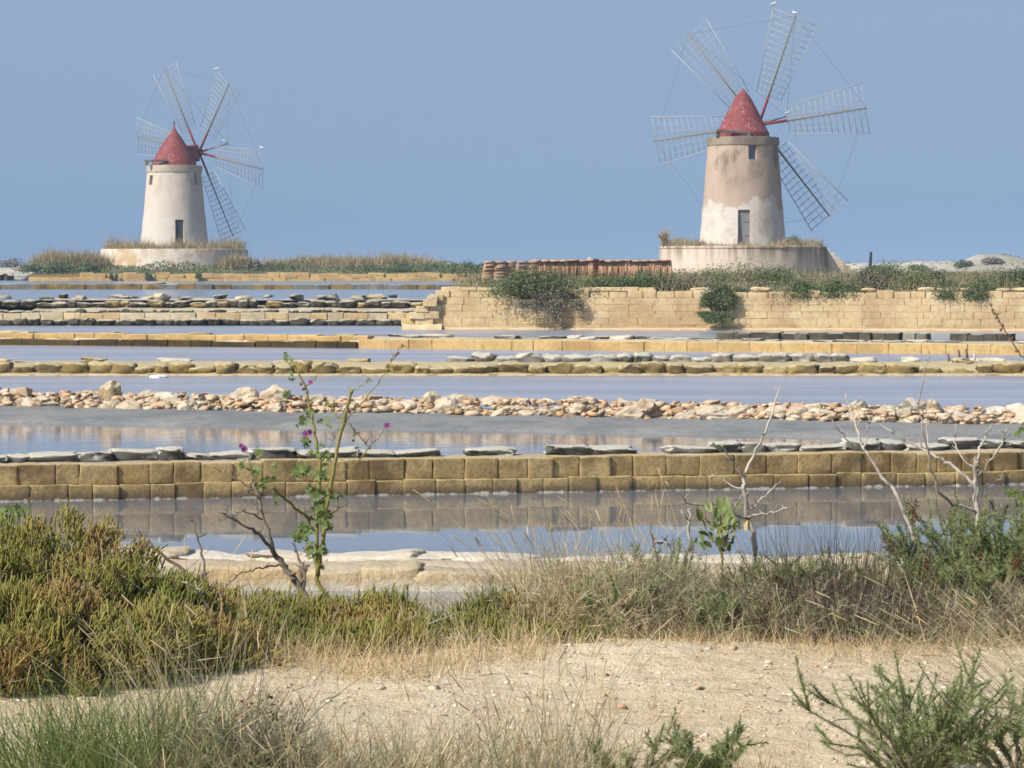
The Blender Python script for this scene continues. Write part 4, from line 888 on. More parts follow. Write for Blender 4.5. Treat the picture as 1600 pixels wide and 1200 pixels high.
# ---- straw fringe: nobody could count it
fr = VB(); n = 12000; u = rng.uniform(-450, 2100, n); D = 13.35 + .3 * np.sin(u * .008) + rng.normal(0, .22, n) + np.where((u > 250) & (u < 860), -.12, 0.22) - np.where(u > 1150, -.25, 0)
x = (u - 800) / FPX * D; b = np.stack([x, D, np.array([ground(a, c) for a, c in zip(x, D)]) - .005], 1)
ribbons(fr, b, unit(UP + N3(n) * .55), rng.uniform(.03, .13, n) * np.where((u > 250) & (u < 860), 1.25, .8), np.full(n, .0034), N3(n) * .3, rng.uniform(0, 1, n), 4); tag(obj('straw_grass', fr.mesh('straw_grass', M['straw'])), 'fringe of short dry straw grass along the far edge of the sandy track', 'grass', None, 'stuff')
fr = VB(); n = 11000; u = rng.uniform(-500, 2150, n); D = np.where((u > 150) & (u < 860), rng.uniform(13.6, 14.4, n), rng.uniform(13.7, 15.2, n)); x = (u - 800) / FPX * D; b = np.stack([x, D, np.array([ground(a, c) for a, c in zip(x, D)]) - .005], 1)
ribbons(fr, b, unit(UP + N3(n) * .5), rng.uniform(.03, .2, n) * np.where((u > 150) & (u < 860), .45, .5 + .8 * np.abs(np.sin(u * .021) * np.cos(D * 5 + u * .007))), np.full(n, .0036), N3(n) * .3, np.clip(.5 + .35 * np.sin(u * .03 + D * 3) + rng.normal(0, .2, n), 0, 1), 4); tag(obj('undergrowth', fr.mesh('undergrowth', M['grey_grass'])), 'grey-green undergrowth between the bushes on the bank', 'grass', None, 'stuff')
# ---- middle and right thickets
tuft('grass_tuft', 'tall straw-coloured grass tuft with long seed stalks at the centre of the bank', 870, 14.3, 340, .6, .2, 'grey_grass', (-.16, 0, 0), .004, 'grass tufts on the bank', .12, 60)
tuft('grass_tuft', 'loose dry grass tuft just right of the tall seed-stalk tuft', 960, 14.5, 240, .42, .3, 'grey_grass', (.02, 0, 0), .004, 'grass tufts on the bank', .14, 25)
tuft('grass_tuft', 'thin leaning grass stalks above the far end of the bank stones', 1010, 14.9, 70, .66, .22, 'straw', (-.2, 0, 0), .0035, 'grass tufts on the bank', .16, 40)
twiggy('greyish dry shrub left of the dead saplings, at the middle of the bank', 925, 14.1, .42, .4, .32, 900, ('grey_grass', 'straw'), 5, green=4)
twiggy('olive leafy shrub standing behind the grey dry one at mid bank', 1005, 14.2, .28, .3, .34, 600, ('grey_grass', 'twig'), 4, green=16)
twiggy('brown tangled dry shrub below the fig sapling', 1085, 14.1, .42, .4, .3, 800, ('grey_grass', 'twig'), 8, green=8)
twiggy('low dry tangle with russet seed heads at the feet of the dead saplings', 1210, 13.95, .45, .35, .26, 800, ('straw', 'twig'), 12, green=9)
tuft('rush_clump', 'dark grey rush clump with stiff upright stalks between two dead saplings', 1310, 13.95, 820, .64, .28, 'rush', (0, 0, 0), .0046, None, .16, 0, .3, .12, cat='rush clump')
twiggy('dark green and brown shrub in front of the rush clump', 1335, 13.9, .4, .3, .2, 700, ('grey_grass', 'twig'), 10, green=14)
needle_shrub('bright green needle shrub sprig below the rush clump', 1260, 14.05, 24, .36, .5, dens=320)
needle_shrub('dark green needle shrub with dark red seed heads, left of the tallest dead sapling', 1475, 14.4, 36, .5, .45, dens=380, heads=4)
needle_shrub('large dark green needle shrub at the right edge of the bank', 1570, 14.3, 60, .55, .6, dens=420, heads=5)
needle_shrub('leafy green needle shrub cut by the right edge of the picture', 1660, 14.2, 40, .52, .6, dens=400, heads=2)
twiggy('dry brown tangle with russet heads below the right green shrubs', 1500, 13.95, .5, .35, .24, 1000, ('straw', 'twig'), 16, green=5)
twiggy('dry brown tangle at the far right foot of the bank', 1620, 13.9, .35, .3, .24, 800, ('straw', 'twig'), 8, green=4)
needle_shrub('light green needle shrub between the fig sapling and the rush clump', 1190, 14.15, 22, .34, .5, dens=300)
needle_shrub('light green needle shrub right of the rush clump, under the leaning stem', 1400, 14.1, 26, .36, .5, dens=300, heads=3)
needle_shrub('fresh green needle shrub at the foot of the tallest dead sapling', 1510, 13.95, 26, .34, .55, dens=320, heads=3)
needle_shrub('small grey-green needle shrub in the straw below the dark twig fork', 960, 13.95, 18, .26, .5, dens=280)
needle_shrub('low grey-green needle shrub at the sand edge under the fig sapling', 1120, 13.85, 20, .24, .55, dens=280)
needle_shrub('single green needle shrub beside the fig sapling at mid bank', 1030, 14.5, 14, .36, .4, dens=300)
# ---- foreground tufts along the lower edge
tuft('grass_clump', 'green grass clump in the lower left corner', 105, 10.25, 800, .4, .36, 'green_grass', (-.05, 0, 0), .0042, 'grass clumps nearest the camera', .17)
tuft('grass_clump', 'green and straw grass clump with long arching blades, right of the lower left corner', 255, 10.2, 760, .42, .36, 'green_grass', (.05, 0, 0), .0042, 'grass clumps nearest the camera', .16, 30)
tuft('grass_clump', 'long pale grass blades leaning left over the foot of the glasswort', 290, 11.6, 120, .6, .25, 'grey_grass', (-.15, 0, 0), .0042, 'grass clumps nearest the camera', .12, 40)
tuft('grass_clump', 'big grey dry grass clump at the lower edge, left of centre', 470, 10.1, 800, .36, .4, 'grey_grass', (-.02, 0, 0), .0036, 'grass clumps nearest the camera', .2, 50)
tuft('grass_clump', 'grey dry grass clump at the lower edge beside the big one', 620, 10.05, 560, .34, .4, 'grey_grass', (0, 0, 0), .0036, 'grass clumps nearest the camera', .16, 30)
tuft('grass_clump', 'olive grass clump at the lower edge under the picture centre', 850, 10.1, 520, .36, .32, 'grey_grass', (0, 0, 0), .0038, 'grass clumps nearest the camera', .15, 40)
tuft('grass_clump', 'sparse tall grass stalks standing over the sand at the picture centre', 850, 10.2, 60, .56, .24, 'grey_grass', (0, 0, 0), .0036, 'grass clumps nearest the camera', .14, 60)
tuft('grass_clump', 'arching grass stalks bending in from the lower right edge', 1690, 11.0, 160, .75, .3, 'grey_grass', (-.45, 0, 0), .0036, 'grass clumps nearest the camera', .1, 30)
twiggy('dark twiggy tangle between the green grass clumps at the lower left', 370, 10.15, .25, .2, .26, 400, ('rush', 'twig'), 4, green=6)
needle_shrub('spreading green needle shrub in the lower right, arching over the sand', 1440, 10.05, 42, .42, 1.0, (.012, .022), .0028, dens=300, arch=.75)
needle_shrub('sprig of green needle shrub in the lower right corner', 1600, 10.0, 26, .34, .95, (.012, .022), .0028, dens=280, arch=.8)
needle_shrub('small dark needle shrub at the lower edge right of centre', 1110, 10.2, 18, .18, .8, (.012, .022), .0028, dens=220)
needle_shrub('tiny needle shrub at the lower edge below the centre sand', 985, 10.15, 10, .15, .8, (.012, .022), .0028, dens=200)
tuft('grass_clump', 'few reddish dry stalks beside the small dark needle shrub', 1190, 10.2, 60, .18, .2, 'straw', (0, 0, 0), .004, 'grass clumps nearest the camera', .07)

# ---- bare saplings and branches, each laid out by its own crooked limbs
def limb(T, name, pix, D, r0, r1, mat, amp=.006, dz=0., sides=7):
    pts = [at(u, v, D + dz * i / max(1, len(pix) - 1)) for i, (u, v) in enumerate(pix)]; c = Vector(T.location)
    q = crooked([p - c for p in pts], max(10, len(pts) * 4), amp); vb = VB(); tube(vb, q, taper(len(q), r0 * .82, r1 * .82), sides, rough=.06)
    for k in range(len(q) // 3):                                    # short spurs
        i = random.randrange(2, len(q)); d = Vector((random.uniform(-1, 1), random.uniform(-1, 1), random.uniform(.1, 1))).normalized(); L = random.uniform(.015, .05)
        tube(vb, [q[i], q[i] + d * L], [max(.0022, r1), .001], 4)
    return obj(name, vb.mesh(name, M[mat], True), T)
def sapling(label, base, D, limbs, mat, name='dead_sapling', cat='sapling'):
    T = thing(name, label, cat, tuple(at(base[0], base[1], D)), 0, 'bare dead saplings on the bank')
    for i, (pix, r0, r1, dz) in enumerate(limbs): limb(T, 'trunk' if i == 0 else 'branch', pix, D, r0, r1, mat, dz=dz)
    return T
K = 1 / 368.
sapling('pale dead sapling with forked branches behind the fig sapling', (1190, 960), 14.4, [([(1190, 960), (1183, 900), (1178, 840), (1168, 808), (1163, 765), (1162, 745)], 6 * K, 3.6 * K, .0), ([(1162, 745), (1188, 692), (1208, 645), (1220, 602)], 3.2 * K, 1.2 * K, .15),
    ([(1162, 745), (1142, 718), (1128, 697)], 2.4 * K, 1.1 * K, -.1), ([(1167, 800), (1195, 775), (1222, 750)], 2.6 * K, 1.3 * K, .1), ([(1168, 808), (1200, 803), (1232, 794)], 2.4 * K, 1.3 * K, -.1), ([(1170, 810), (1130, 798), (1075, 785), (1040, 752)], 2.6 * K, 1. * K, -.2), ([(1148, 793), (1160, 765), (1140, 757), (1112, 740)], 1.6 * K, .8 * K, .1)], 'bone_wood')
sapling('pale leaning dead stem curving up to the left, right of the rush clump', (1437, 925), 14.3, [([(1437, 925), (1433, 880), (1422, 820), (1395, 765), (1365, 725), (1345, 690), (1330, 650), (1322, 615)], 5.2 * K, 1.3 * K, .2), ([(1350, 705), (1356, 670), (1360, 648)], 2 * K, .9 * K, .1), ([(1350, 705), (1325, 690), (1300, 655)], 1.6 * K, .7 * K, -.1), ([(1345, 690), (1340, 640), (1343, 618)], 1.4 * K, .7 * K, .1)], 'bone_wood')
sapling('tallest dead sapling with wide bare branches at the right', (1526, 940), 14.5, [([(1526, 940), (1528, 870), (1527, 800), (1524, 745), (1526, 720)], 7.2 * K, 4.6 * K, 0), ([(1526, 740), (1530, 700), (1545, 675)], 3.2 * K, 1.6 * K, .1), ([(1530, 745), (1550, 715), (1568, 690), (1574, 668)], 2.8 * K, 1.4 * K, -.1), ([(1524, 760), (1485, 725), (1450, 705), (1405, 682), (1362, 655)], 3.6 * K, 1.3 * K, .2),
    ([(1526, 800), (1490, 788), (1468, 770), (1455, 735), (1450, 700), (1436, 640), (1440, 600), (1452, 552)], 3 * K, .9 * K, -.3), ([(1524, 735), (1500, 712), (1492, 690), (1493, 660)], 1.8 * K, .9 * K, .1), ([(1528, 765), (1550, 755), (1572, 742)], 1.8 * K, .8 * K, .1), ([(1452, 718), (1447, 670), (1448, 625)], 1.3 * K, .6 * K, .1)], 'bone_wood')
sapling('short grey dead stem left of the fig sapling', (1078, 900), 14.6, [([(1078, 900), (1079, 850), (1076, 815), (1062, 795)], 4.2 * K, 1.3 * K, 0), ([(1078, 840), (1077, 805), (1076, 785)], 2 * K, .9 * K, .1)], 'bone_wood')
sapling('dark dead twig fork standing in the grass at mid bank', (1032, 890), 14.5, [([(1032, 890), (1020, 850), (1015, 815)], 3 * K, 1.2 * K, 0), ([(1022, 850), (1040, 845), (1055, 865)], 2 * K, .9 * K, .1)], 'dark_wood')
sapling('leaning dark dead trunk with a pale upper limb beside the mallow', (492, 965), 14.6, [([(492, 965), (475, 930), (448, 890), (430, 868)], 8.2 * K, 5.6 * K, 0), ([(430, 868), (415, 820), (403, 775), (395, 745), (390, 720)], 4.8 * K, 2.2 * K, .15), ([(430, 868), (405, 835), (385, 822), (352, 803)], 4.2 * K, 1.5 * K, -.15), ([(473, 925), (476, 895), (465, 868), (456, 848)], 3.6 * K, 1.6 * K, .1), ([(396, 765), (370, 750), (342, 732)], 1.8 * K, .9 * K, .1),
    ([(410, 812), (395, 802), (366, 799)], 1.8 * K, .9 * K, -.1), ([(402, 795), (390, 785), (382, 778)], 1.4 * K, .8 * K, .1), ([(436, 882), (405, 888), (380, 893), (355, 915)], 2.2 * K, 1 * K, -.1), ([(352, 803), (360, 788)], 1.1 * K, .6 * K, 0), ([(355, 808), (341, 815)], 1.1 * K, .6 * K, 0), ([(394, 748), (388, 772), (370, 778)], 1.5 * K, .8 * K, .1)], 'dark_wood')
sapling('bare grey branch slanting up to the left out of the big glasswort', (372, 965), 14.2, [([(372, 965), (335, 930), (295, 897), (255, 868), (225, 842), (202, 822)], 5 * K, 1.6 * K, .1)], 'dark_wood', 'dead_branch', 'branch')
sapling('thin upright bare twig between the glasswort and the mallow', (323, 925), 14.4, [([(323, 925), (318, 880), (310, 845), (302, 815), (283, 795)], 2.8 * K, 1.1 * K, .1)], 'dark_wood', 'dead_branch', 'branch')
sapling('long pale stalk bending down in front of the glasswort', (345, 1030), 13.2, [([(345, 1030), (342, 1000), (335, 965), (315, 930), (295, 912)], 2.6 * K, 1.6 * K, -.2)], 'bone_wood', 'dead_branch', 'branch')
sapling('fallen pale twigs tangled at the foot of the leaning dead trunk', (530, 985), 14.2, [([(490, 985), (520, 975), (548, 972), (565, 955)], 2.4 * K, 1 * K, .1), ([(510, 995), (535, 980), (560, 985), (590, 970)], 2 * K, .9 * K, -.1), ([(470, 975), (500, 990), (540, 1000)], 2 * K, 1 * K, .1), ([(545, 970), (552, 945), (560, 930)], 1.6 * K, .7 * K, 0)], 'bone_wood', 'dead_branch', 'branch')
sapling('thin brown stalk with seed pods bending in at the right edge', (1620, 590), 14.0, [([(1640, 700), (1610, 570), (1590, 548), (1578, 530), (1566, 508), (1550, 480)], 1.8 * K, .9 * K, .0)], 'dark_wood', 'dead_branch', 'branch')

# ---- mallow
def lobed(n_lobes=5, seed=0):
    rs = random.Random(seed); V = [(0, 0, 0)]; m = n_lobes * 4
    for i in range(m + 1):
        a = R(-145) + R(290) * i / m; r = .5 * (.55 + .45 * abs(math.cos(a * n_lobes / 1.62))) * rs.uniform(.9, 1.1); V.append((r * math.sin(a), r * math.cos(a), .1 * math.sin(i * 1.7) * r + .25 * r * r))
    return np_mesh('leaf', V, None, [(0, i, i + 1) for i in range(1, m + 1)], tint=[rs.uniform(.2, .6)] * len(V), mat=M['mallow_leaf'])
LEAVES = [lobed(5, s) for s in range(5)]
def flower_mesh():
    vb = VB()
    for k in range(5):
        a = 2 * PI * k / 5; q = np.array([[0, 0, 0], [.28, .34, .1], [.16, .6, .14], [0, .52, .12], [-.16, .6, .14], [-.28, .34, .1]]); c, s = math.cos(a), math.sin(a)
        vb.add(np.stack([q[:, 0] * c - q[:, 1] * s, q[:, 0] * s + q[:, 1] * c, q[:, 2]], 1), None, [(0, 1, 2), (0, 2, 3), (0, 3, 4), (0, 4, 5)])
    return vb.mesh('flower', M['petal'])
FLOWER = flower_mesh(); vb = VB(); tube(vb, [(0, 0, 0), (0, 0, .1), (0, 0, .2)], [.12, .14, .04], 7); FHEART = vb.mesh('flower_heart', M['petal_dark'])
vb = VB(); tube(vb, [(0, 0, -.4), (0, 0, 0), (0, 0, .4)], [.1, .42, .12], 7); BUD = vb.mesh('seed_pod', M['bud'], True)
DM = 14.6; T = thing('mallow_plant', 'tall green mallow with yellowish stems and small purple flowers', 'plant', tuple(at(530, 955, DM)))
for (pix, r0, r1, dz) in (([(530, 955), (508, 935), (495, 905), (493, 850), (498, 780), (500, 720), (492, 680), (486, 640), (478, 610), (466, 580), (455, 563)], 6.5 * K, 1.6 * K, .1), ([(497, 900), (503, 850), (512, 780), (520, 740), (530, 690), (538, 655), (544, 635), (548, 608)], 5.6 * K, 3.2 * K, -.15),
        ([(540, 660), (560, 635), (590, 600), (610, 570), (622, 550), (630, 538)], 1.6 * K, .8 * K, -.1), ([(483, 810), (460, 793), (440, 775), (425, 762)], 3.8 * K, 2.4 * K, -.2), ([(536, 665), (525, 650), (518, 630)], 1.5 * K, .9 * K, .1), ([(544, 660), (560, 680), (575, 698), (590, 685), (602, 668)], 1.5 * K, .7 * K, .1),
        ([(576, 700), (560, 720), (530, 745)], 1.6 * K, .9 * K, .1), ([(510, 808), (525, 798), (545, 785)], 1.6 * K, .9 * K, .2), ([(390, 722), (395, 740), (408, 770), (412, 760)], 1.6 * K, .9 * K, 0), ([(545, 612), (562, 604), (574, 597)], 1.2 * K, .8 * K, 0), ([(505, 720), (520, 690), (530, 672)], 1.1 * K, .6 * K, .1)):
    limb(T, 'stem', pix, DM, r0 * .8, r1 * .85, 'mallow_stem', .005, dz)
c0 = Vector(T.location)
def put_leaf(u, v, px, me=None, rot=None, dz=None, parent=None, name='leaf'):
    p = at(u, v, DM + (random.uniform(-.1, .1) if dz is None else dz)) - c0
    return obj(name, me or random.choice(LEAVES), parent or T, p, rot or (R(random.uniform(30, 95)), random.uniform(-.7, .7), random.uniform(-1, 1)), (px * K,) * 3)
for (u, v, k, s, spd) in ((452, 562, 5, 12, 8), (456, 588, 3, 12, 6), (492, 592, 2, 10, 6), (448, 615, 2, 15, 5), (478, 650, 4, 20, 8), (470, 662, 3, 15, 6), (478, 692, 3, 18, 6), (476, 735, 4, 20, 10), (508, 715, 7, 18, 12), (470, 742, 4, 20, 12), (500, 745, 5, 20, 9), (505, 660, 3, 16, 8), (497, 768, 4, 20, 9), (485, 768, 4, 20, 8),
                     (515, 775, 5, 20, 8), (530, 775, 3, 12, 6), (478, 830, 8, 22, 12), (468, 838, 5, 22, 8), (500, 805, 8, 22, 12), (510, 820, 8, 22, 11), (497, 790, 5, 20, 10), (485, 860, 6, 18, 8), (505, 860, 6, 18, 8), (500, 885, 3, 13, 6), (492, 870, 4, 15, 8), (412, 758, 4, 16, 8), (400, 735, 5, 16, 8), (434, 775, 2, 12, 5), (432, 785, 2, 12, 4),
                     (575, 594, 3, 8, 4), (630, 541, 2, 6, 3), (610, 576, 2, 7, 4), (514, 632, 3, 10, 5), (554, 680, 2, 8, 4), (380, 728, 3, 16, 5), (404, 708, 3, 15, 6), (430, 735, 3, 14, 7), (503, 695, 3, 12, 6)):
    for _ in range(int(k * 2.6)): put_leaf(u + random.gauss(0, spd * .6), v + random.gauss(0, spd * .6), s * random.uniform(.45, .8))
for (u, v, s) in ((478, 678, 10), (484, 675, 8), (382, 702, 10), (377, 697, 8), (486, 597, 8), (605, 665, 9)):
    o = put_leaf(u, v, s, FLOWER, (R(random.uniform(60, 110)), random.uniform(-.5, .5), random.uniform(-.6, .6)), -.12, name='flower'); obj('flower_heart', FHEART, o)
for (u, v) in ((474, 608), (470, 600), (480, 612), (552, 688), (618, 555), (612, 562), (606, 572), (622, 552), (556, 700), (484, 690), (577, 700), (560, 676)): put_leaf(u, v, random.uniform(5, 9), BUD, None, -.05, name='seed_pod')
# pods of the thin stalk at the right edge
sp = [o for o in bpy.data.objects if o.get('label', '').startswith('thin brown stalk')][0]; c0s = Vector(sp.location)
for (u, v) in ((1551, 484), (1554, 490), (1557, 496), (1560, 502), (1566, 508), (1564, 515), (1572, 522), (1578, 532), (1588, 548), (1594, 556), (1582, 528)):
    obj('seed_pod', BUD, sp, at(u, v, 14) - c0s, (random.uniform(-1, 1), random.uniform(-1, 1), 0), (random.uniform(4, 8) * K,) * 3)
# ---- broad-leaved (fig-like) sapling
def broad_leaf():
    V = [(0, 0, 0), (.22, .2, .06), (.3, .5, .1), (.18, .82, .04), (0, 1, -.08), (-.18, .82, .04), (-.3, .5, .1), (-.22, .2, .06), (0, .5, 0)]
    return V, [(0, 1, 8), (1, 2, 8), (2, 3, 8), (3, 4, 8), (4, 5, 8), (5, 6, 8), (6, 7, 8), (7, 0, 8)]
bv, bt = broad_leaf(); BL = np_mesh('broad_leaf', bv, None, bt, mat=M['fig_leaf']); BLD = np_mesh('broad_leaf', bv, None, bt, mat=M['fig_leaf_dry'])
DM2 = 14.25; T2 = thing('fig_sapling', 'small sapling with broad bright green leaves among the grey stems', 'plant', tuple(at(1128, 900, DM2))); c1 = Vector(T2.location)
for pix in ([(1128, 900), (1127, 860), (1128, 825), (1125, 800)], [(1127, 850), (1140, 825), (1150, 815)], [(1127, 855), (1110, 840), (1098, 832)], [(1126, 830), (1108, 815), (1095, 812)]): limb(T2, 'stem', pix, DM2, 3 * K, 1.2 * K, 'mallow_stem', .004)
for (u, v, s, dry) in [(1125, 798, 24, 0), (1112, 800, 22, 0), (1138, 800, 22, 0), (1145, 808, 22, 0), (1118, 812, 24, 0), (1132, 815, 24, 0), (1095, 815, 26, 0), (1150, 795, 18, 0), (1142, 825, 22, 0), (1155, 828, 24, 1), (1165, 832, 22, 1), (1108, 838, 22, 0), (1120, 842, 22, 0), (1135, 846, 22, 0), (1098, 848, 20, 0), (1112, 856, 20, 0), (1145, 852, 20, 0), (1128, 830, 20, 0), (1102, 860, 18, 0), (1140, 862, 18, 0), (1125, 862, 18, 0), (1115, 792, 16, 0), (1133, 790, 18, 0), (1090, 858, 16, 0)] + [(1127 + random.gauss(0, 17), 828 + random.gauss(0, 20), random.uniform(13, 21), 0) for _ in range(30)]:
    a = math.atan2(u - 1126, 838 - v); obj('leaf', BLD if dry else BL, T2, at(u, v, DM2 + random.uniform(-.1, .1)) - c1, (R(random.uniform(20, 100)), random.uniform(-.6, .6), -a + random.uniform(-.5, .5)), (s * K * .9,) * 3)
# a sprig at the far right and one on the left bush
T3 = thing('leafy_sprig', 'small bright leafy twig poking in at the right edge above the bank', 'plant', tuple(at(1625, 800, 14.2))); c3 = Vector(T3.location); limb(T3, 'stem', [(1625, 800), (1605, 782), (1585, 772), (1576, 766)], 14.2, 2 * K, 1 * K, 'mallow_stem', .003)
for (u, v) in ((1574, 768), (1580, 774), (1588, 770), (1590, 680), (1597, 672), (1602, 776), (1596, 782)): obj('leaf', random.choice(LEAVES), T3, at(u, v, 14.2) - c3, (R(random.uniform(40, 95)), 0, random.uniform(-1, 1)), (15 * K,) * 3)
T3 = thing('leafy_sprig', 'bright leafy mallow sprig on top of the big glasswort at the left edge', 'plant', tuple(at(20, 850, 14.0))); c3 = Vector(T3.location); limb(T3, 'stem', [(20, 850), (25, 820), (20, 798)], 14.0, 2 * K, 1 * K, 'mallow_stem', .003); limb(T3, 'stem', [(25, 850), (40, 820), (48, 795), (42, 783)], 14.0, 1.6 * K, 1 * K, 'mallow_stem', .003)
for (u, v) in ((5, 800), (14, 796), (22, 802), (10, 812), (30, 806), (38, 800), (28, 795), (3, 808), (18, 815)): obj('leaf', random.choice(LEAVES), T3, at(u, v, 13.95) - c3, (R(random.uniform(40, 95)), 0, random.uniform(-1, 1)), (19 * K,) * 3)

fs = VB(); n = 5000; x = rng.uniform(-75, 80, n); D = rng.uniform(478, 512, n); zg = np.array([shore(a, b) for a, b in zip(x, D)]); k_ = (np.sin(x * .35) + np.sin(x * .9 + 1) + np.sin(D * .5 + x * .2) > .1) & (zg > .6); x, D, zg = x[k_], D[k_], zg[k_]; n = len(x)
leaflets(fs, np.stack([x, D, zg + rng.uniform(-.05, .3, n)], 1), unit(N3(n) + UP * .4), rng.uniform(.25, .6, n), rng.uniform(0, 1, n), .5); tag(obj('scrub', fs.mesh('scrub', M['scrub_mix'])), 'patches of low scrub on the pale far shore', 'scrub', None, 'stuff')
lt = VB(); n = 700; y = rng.uniform(9.6, 14, n); x = rng.uniform(-.2, .2, n) * y; b = np.stack([x, y, np.array([sand_h(a, c) for a, c in zip(x, y)]) + .004], 1); ribbons(lt, b, unit(N3(n) * np.array([1, 1, .12])), rng.uniform(.02, .12, n), rng.uniform(.0025, .005, n), N3(n) * np.array([.2, .2, .03]), rng.uniform(0, 1, n), 3, .3)
tag(obj('twig_litter', lt.mesh('twig_litter', M['twig'])), 'dead twigs and straw bits littering the sandy track', 'litter', None, 'stuff')
# ---- loose stones on the sand
gv = VB(); hs = []
for s in range(6):
    me = bm_mesh('g', hull_shape(s + 200, 10)); co = np.zeros(len(me.vertices) * 3); me.vertices.foreach_get('co', co); me.calc_loop_triangles(); hs.append((co.reshape(-1, 3), np.array([t.vertices[:] for t in me.loop_triangles])))
for k in range(9000):
    y = random.uniform(9.4, 14.3); x = random.uniform(-.17, .17) * y; s = min(.04, .0065 * math.exp(random.gauss(0, .6))); v, t = random.choice(hs); a = random.uniform(0, 6.3)
    q = v * np.array([s * 1.3, s, s * .7]); q = np.stack([q[:, 0] * math.cos(a) - q[:, 1] * math.sin(a), q[:, 0] * math.sin(a) + q[:, 1] * math.cos(a), q[:, 2]], 1) + np.array([x, y, sand_h(x, y) + s * .1]); gv.add(q, None, t, random.random())
M['grit'] = pm('grit', [(196, 160, 128), (214, 188, 152), (236, 222, 200), (180, 150, 122), (244, 236, 222)], .82, transl=.01, rough=.95)
tag(obj('gravel', gv.mesh('gravel', M['grit'])), 'cream grit and small stones scattered on the sandy track', 'gravel', None, 'stuff')

# ================================================================== FAR SHRUBS
def far_shrub(label, u, D, zb, wd, hg, mat='scrub_green', n=2200, leaf=None, drape=None, name='shrub', group='shrubs around the windmills', depth=.8, spiky=False, lumps=8):
    """wd, hg in photo pixels; lumps of small leaves on a few stems"""
    m = 1 / pxm(D); rx, h = wd * m / 2, hg * m; x = ux(u, D); T = thing(name, label, 'shrub', (x, D, zb), 0, group); vb = VB(); st_ = VB(); leaf = leaf or 3.1 * m
    for k in range(lumps):
        a = rng.uniform(-.75, .75); cx = a * rx; hz_ = h * (1 - .5 * a * a) * rng.uniform(.75, 1); r = np.array([rx * rng.uniform(.28, .46), rx * depth * rng.uniform(.3, .5), hz_ * .46]); cz = hz_ * .55
        c = np.array([cx, rng.uniform(-.3, .3) * rx * depth, cz]); q = n // lumps; d = sphere_up(q, -.7); p = c + d * r * (np.where(rng.random(q) < .82, rng.uniform(.45, 1.05, q), rng.uniform(1.0, 1.45, q)))[:, None]; tn = np.clip(rng.normal(rng.uniform(.2, .8), .18, q), 0, 1)
        if spiky: ribbons(vb, p * np.array([1, 1, .5]), unit(UP + N3(q) * .35), rng.uniform(.3, .75, q) * h, np.full(q, leaf * .4), N3(q) * .2, tn, 3)
        else: leaflets(vb, p, unit(d + N3(q) * .6), rng.uniform(.6, 1.3, q) * leaf, tn, .55)
        tube(st_, [Vector((cx * .3, 0, -.1)), Vector((cx * .6, c[1] * .5, cz * .5)), Vector(tuple(c))], [.05, .035, .015], 5)
    if drape is not None:                                          # trailing growth: (half width, metres down, forward)
        hw, dn, fw = drape; q = n // 2; ntr = 16; tx = rng.uniform(-1, 1, ntr); tl = (1 - .7 * tx ** 2) * rng.uniform(.35, 1.1, ntr); ti = rng.integers(0, ntr, q); t = rng.uniform(0, 1, q) * tl[ti]; px_ = tx[ti] * hw * (1 - .25 * t) + rng.normal(0, .11, q) * (1.2 - .6 * t); p = np.stack([px_, -fw - rng.uniform(0, .25, q), -t * dn + .1], 1)
        leaflets(vb, p, unit(np.array([0, -1, .3]) + N3(q) * .6), rng.uniform(.6, 1.3, q) * leaf, np.clip(rng.normal(.5, .2, q), 0, 1), .55)
    obj('foliage', vb.mesh('foliage', M[mat]), T); obj('stem', st_.mesh('stem', M['old_wood'], True), T); return T
WT = 1.34
far_shrub('large dark green bush draping over the tall wall below the roof tiles', 852, 118.95, .9, 185, 64, 'scrub_green', 9000, drape=None, lumps=18, depth=.5)
far_shrub('grey trailing growth hanging down the tall wall under the large dark bush', 868, 118.6, .95, 95, 20, 'scrub_grey', 5000, drape=(1.3, .8, .0), lumps=8, depth=.25)
far_shrub('green bush hanging down the middle of the tall wall', 1122, 117.7, .55, 62, 50, 'scrub_green', 6000, drape=(.55, .6, .0), lumps=12, depth=.35)
far_shrub('wispy green sprays right of the bush hanging on the wall', 1150, 118.6, 1.2, 40, 14, 'scrub_green', 500, lumps=4)
for (u, D, wd, hg, mt, lb) in ((960, 121, 90, 20, 'scrub_green', 'low green shrub on the wall top right of the draping bush'), (1020, 123, 60, 22, 'scrub_green', 'green shrub on the wall top below the end of the tile row'), (1075, 126, 70, 16, 'scrub_grey', 'greyish shrub on the wall top left of the hanging bush'),
        (1165, 130, 110, 30, 'scrub_green', 'broad green shrub before the middle of the mill platform'), (1245, 121, 66, 26, 'scrub_green', 'dark green shrub on the wall top under the mill steps'), (1312, 120.3, 56, 26, 'scrub_green', 'round dark shrub overhanging the wall right of the mill steps'), (1352, 124, 50, 24, 'scrub_grey', 'grey-green shrub just right of the round dark one'),
        (1400, 135, 100, 26, 'scrub_green', 'wide green shrub on the wall top below the lone post'), (1450, 128, 60, 22, 'scrub_green', 'olive shrub on the wall top left of the right edge pair'), (1500, 121, 60, 24, 'scrub_green', 'dark green shrub overhanging the wall near the right edge'), (1538, 120.4, 44, 26, 'scrub_green', 'darkest round shrub on the wall close to the right edge'), (1590, 130, 60, 26, 'scrub_green', 'green shrub on the wall top at the right edge')):
    far_shrub(lb, u, (119.5 - 3.5 * (u - 688) / 1032 + .3) if 'overhang' in lb or 'under the mill' in lb or 'close to' in lb else D, WT - (.5 if 'overhang' in lb or 'under the mill' in lb or 'close to' in lb else .15), wd * 1.5, hg * 1.75, mt, 5200, lumps=12)
sc = VB(); sg = VB()                                                # low cover on the right island
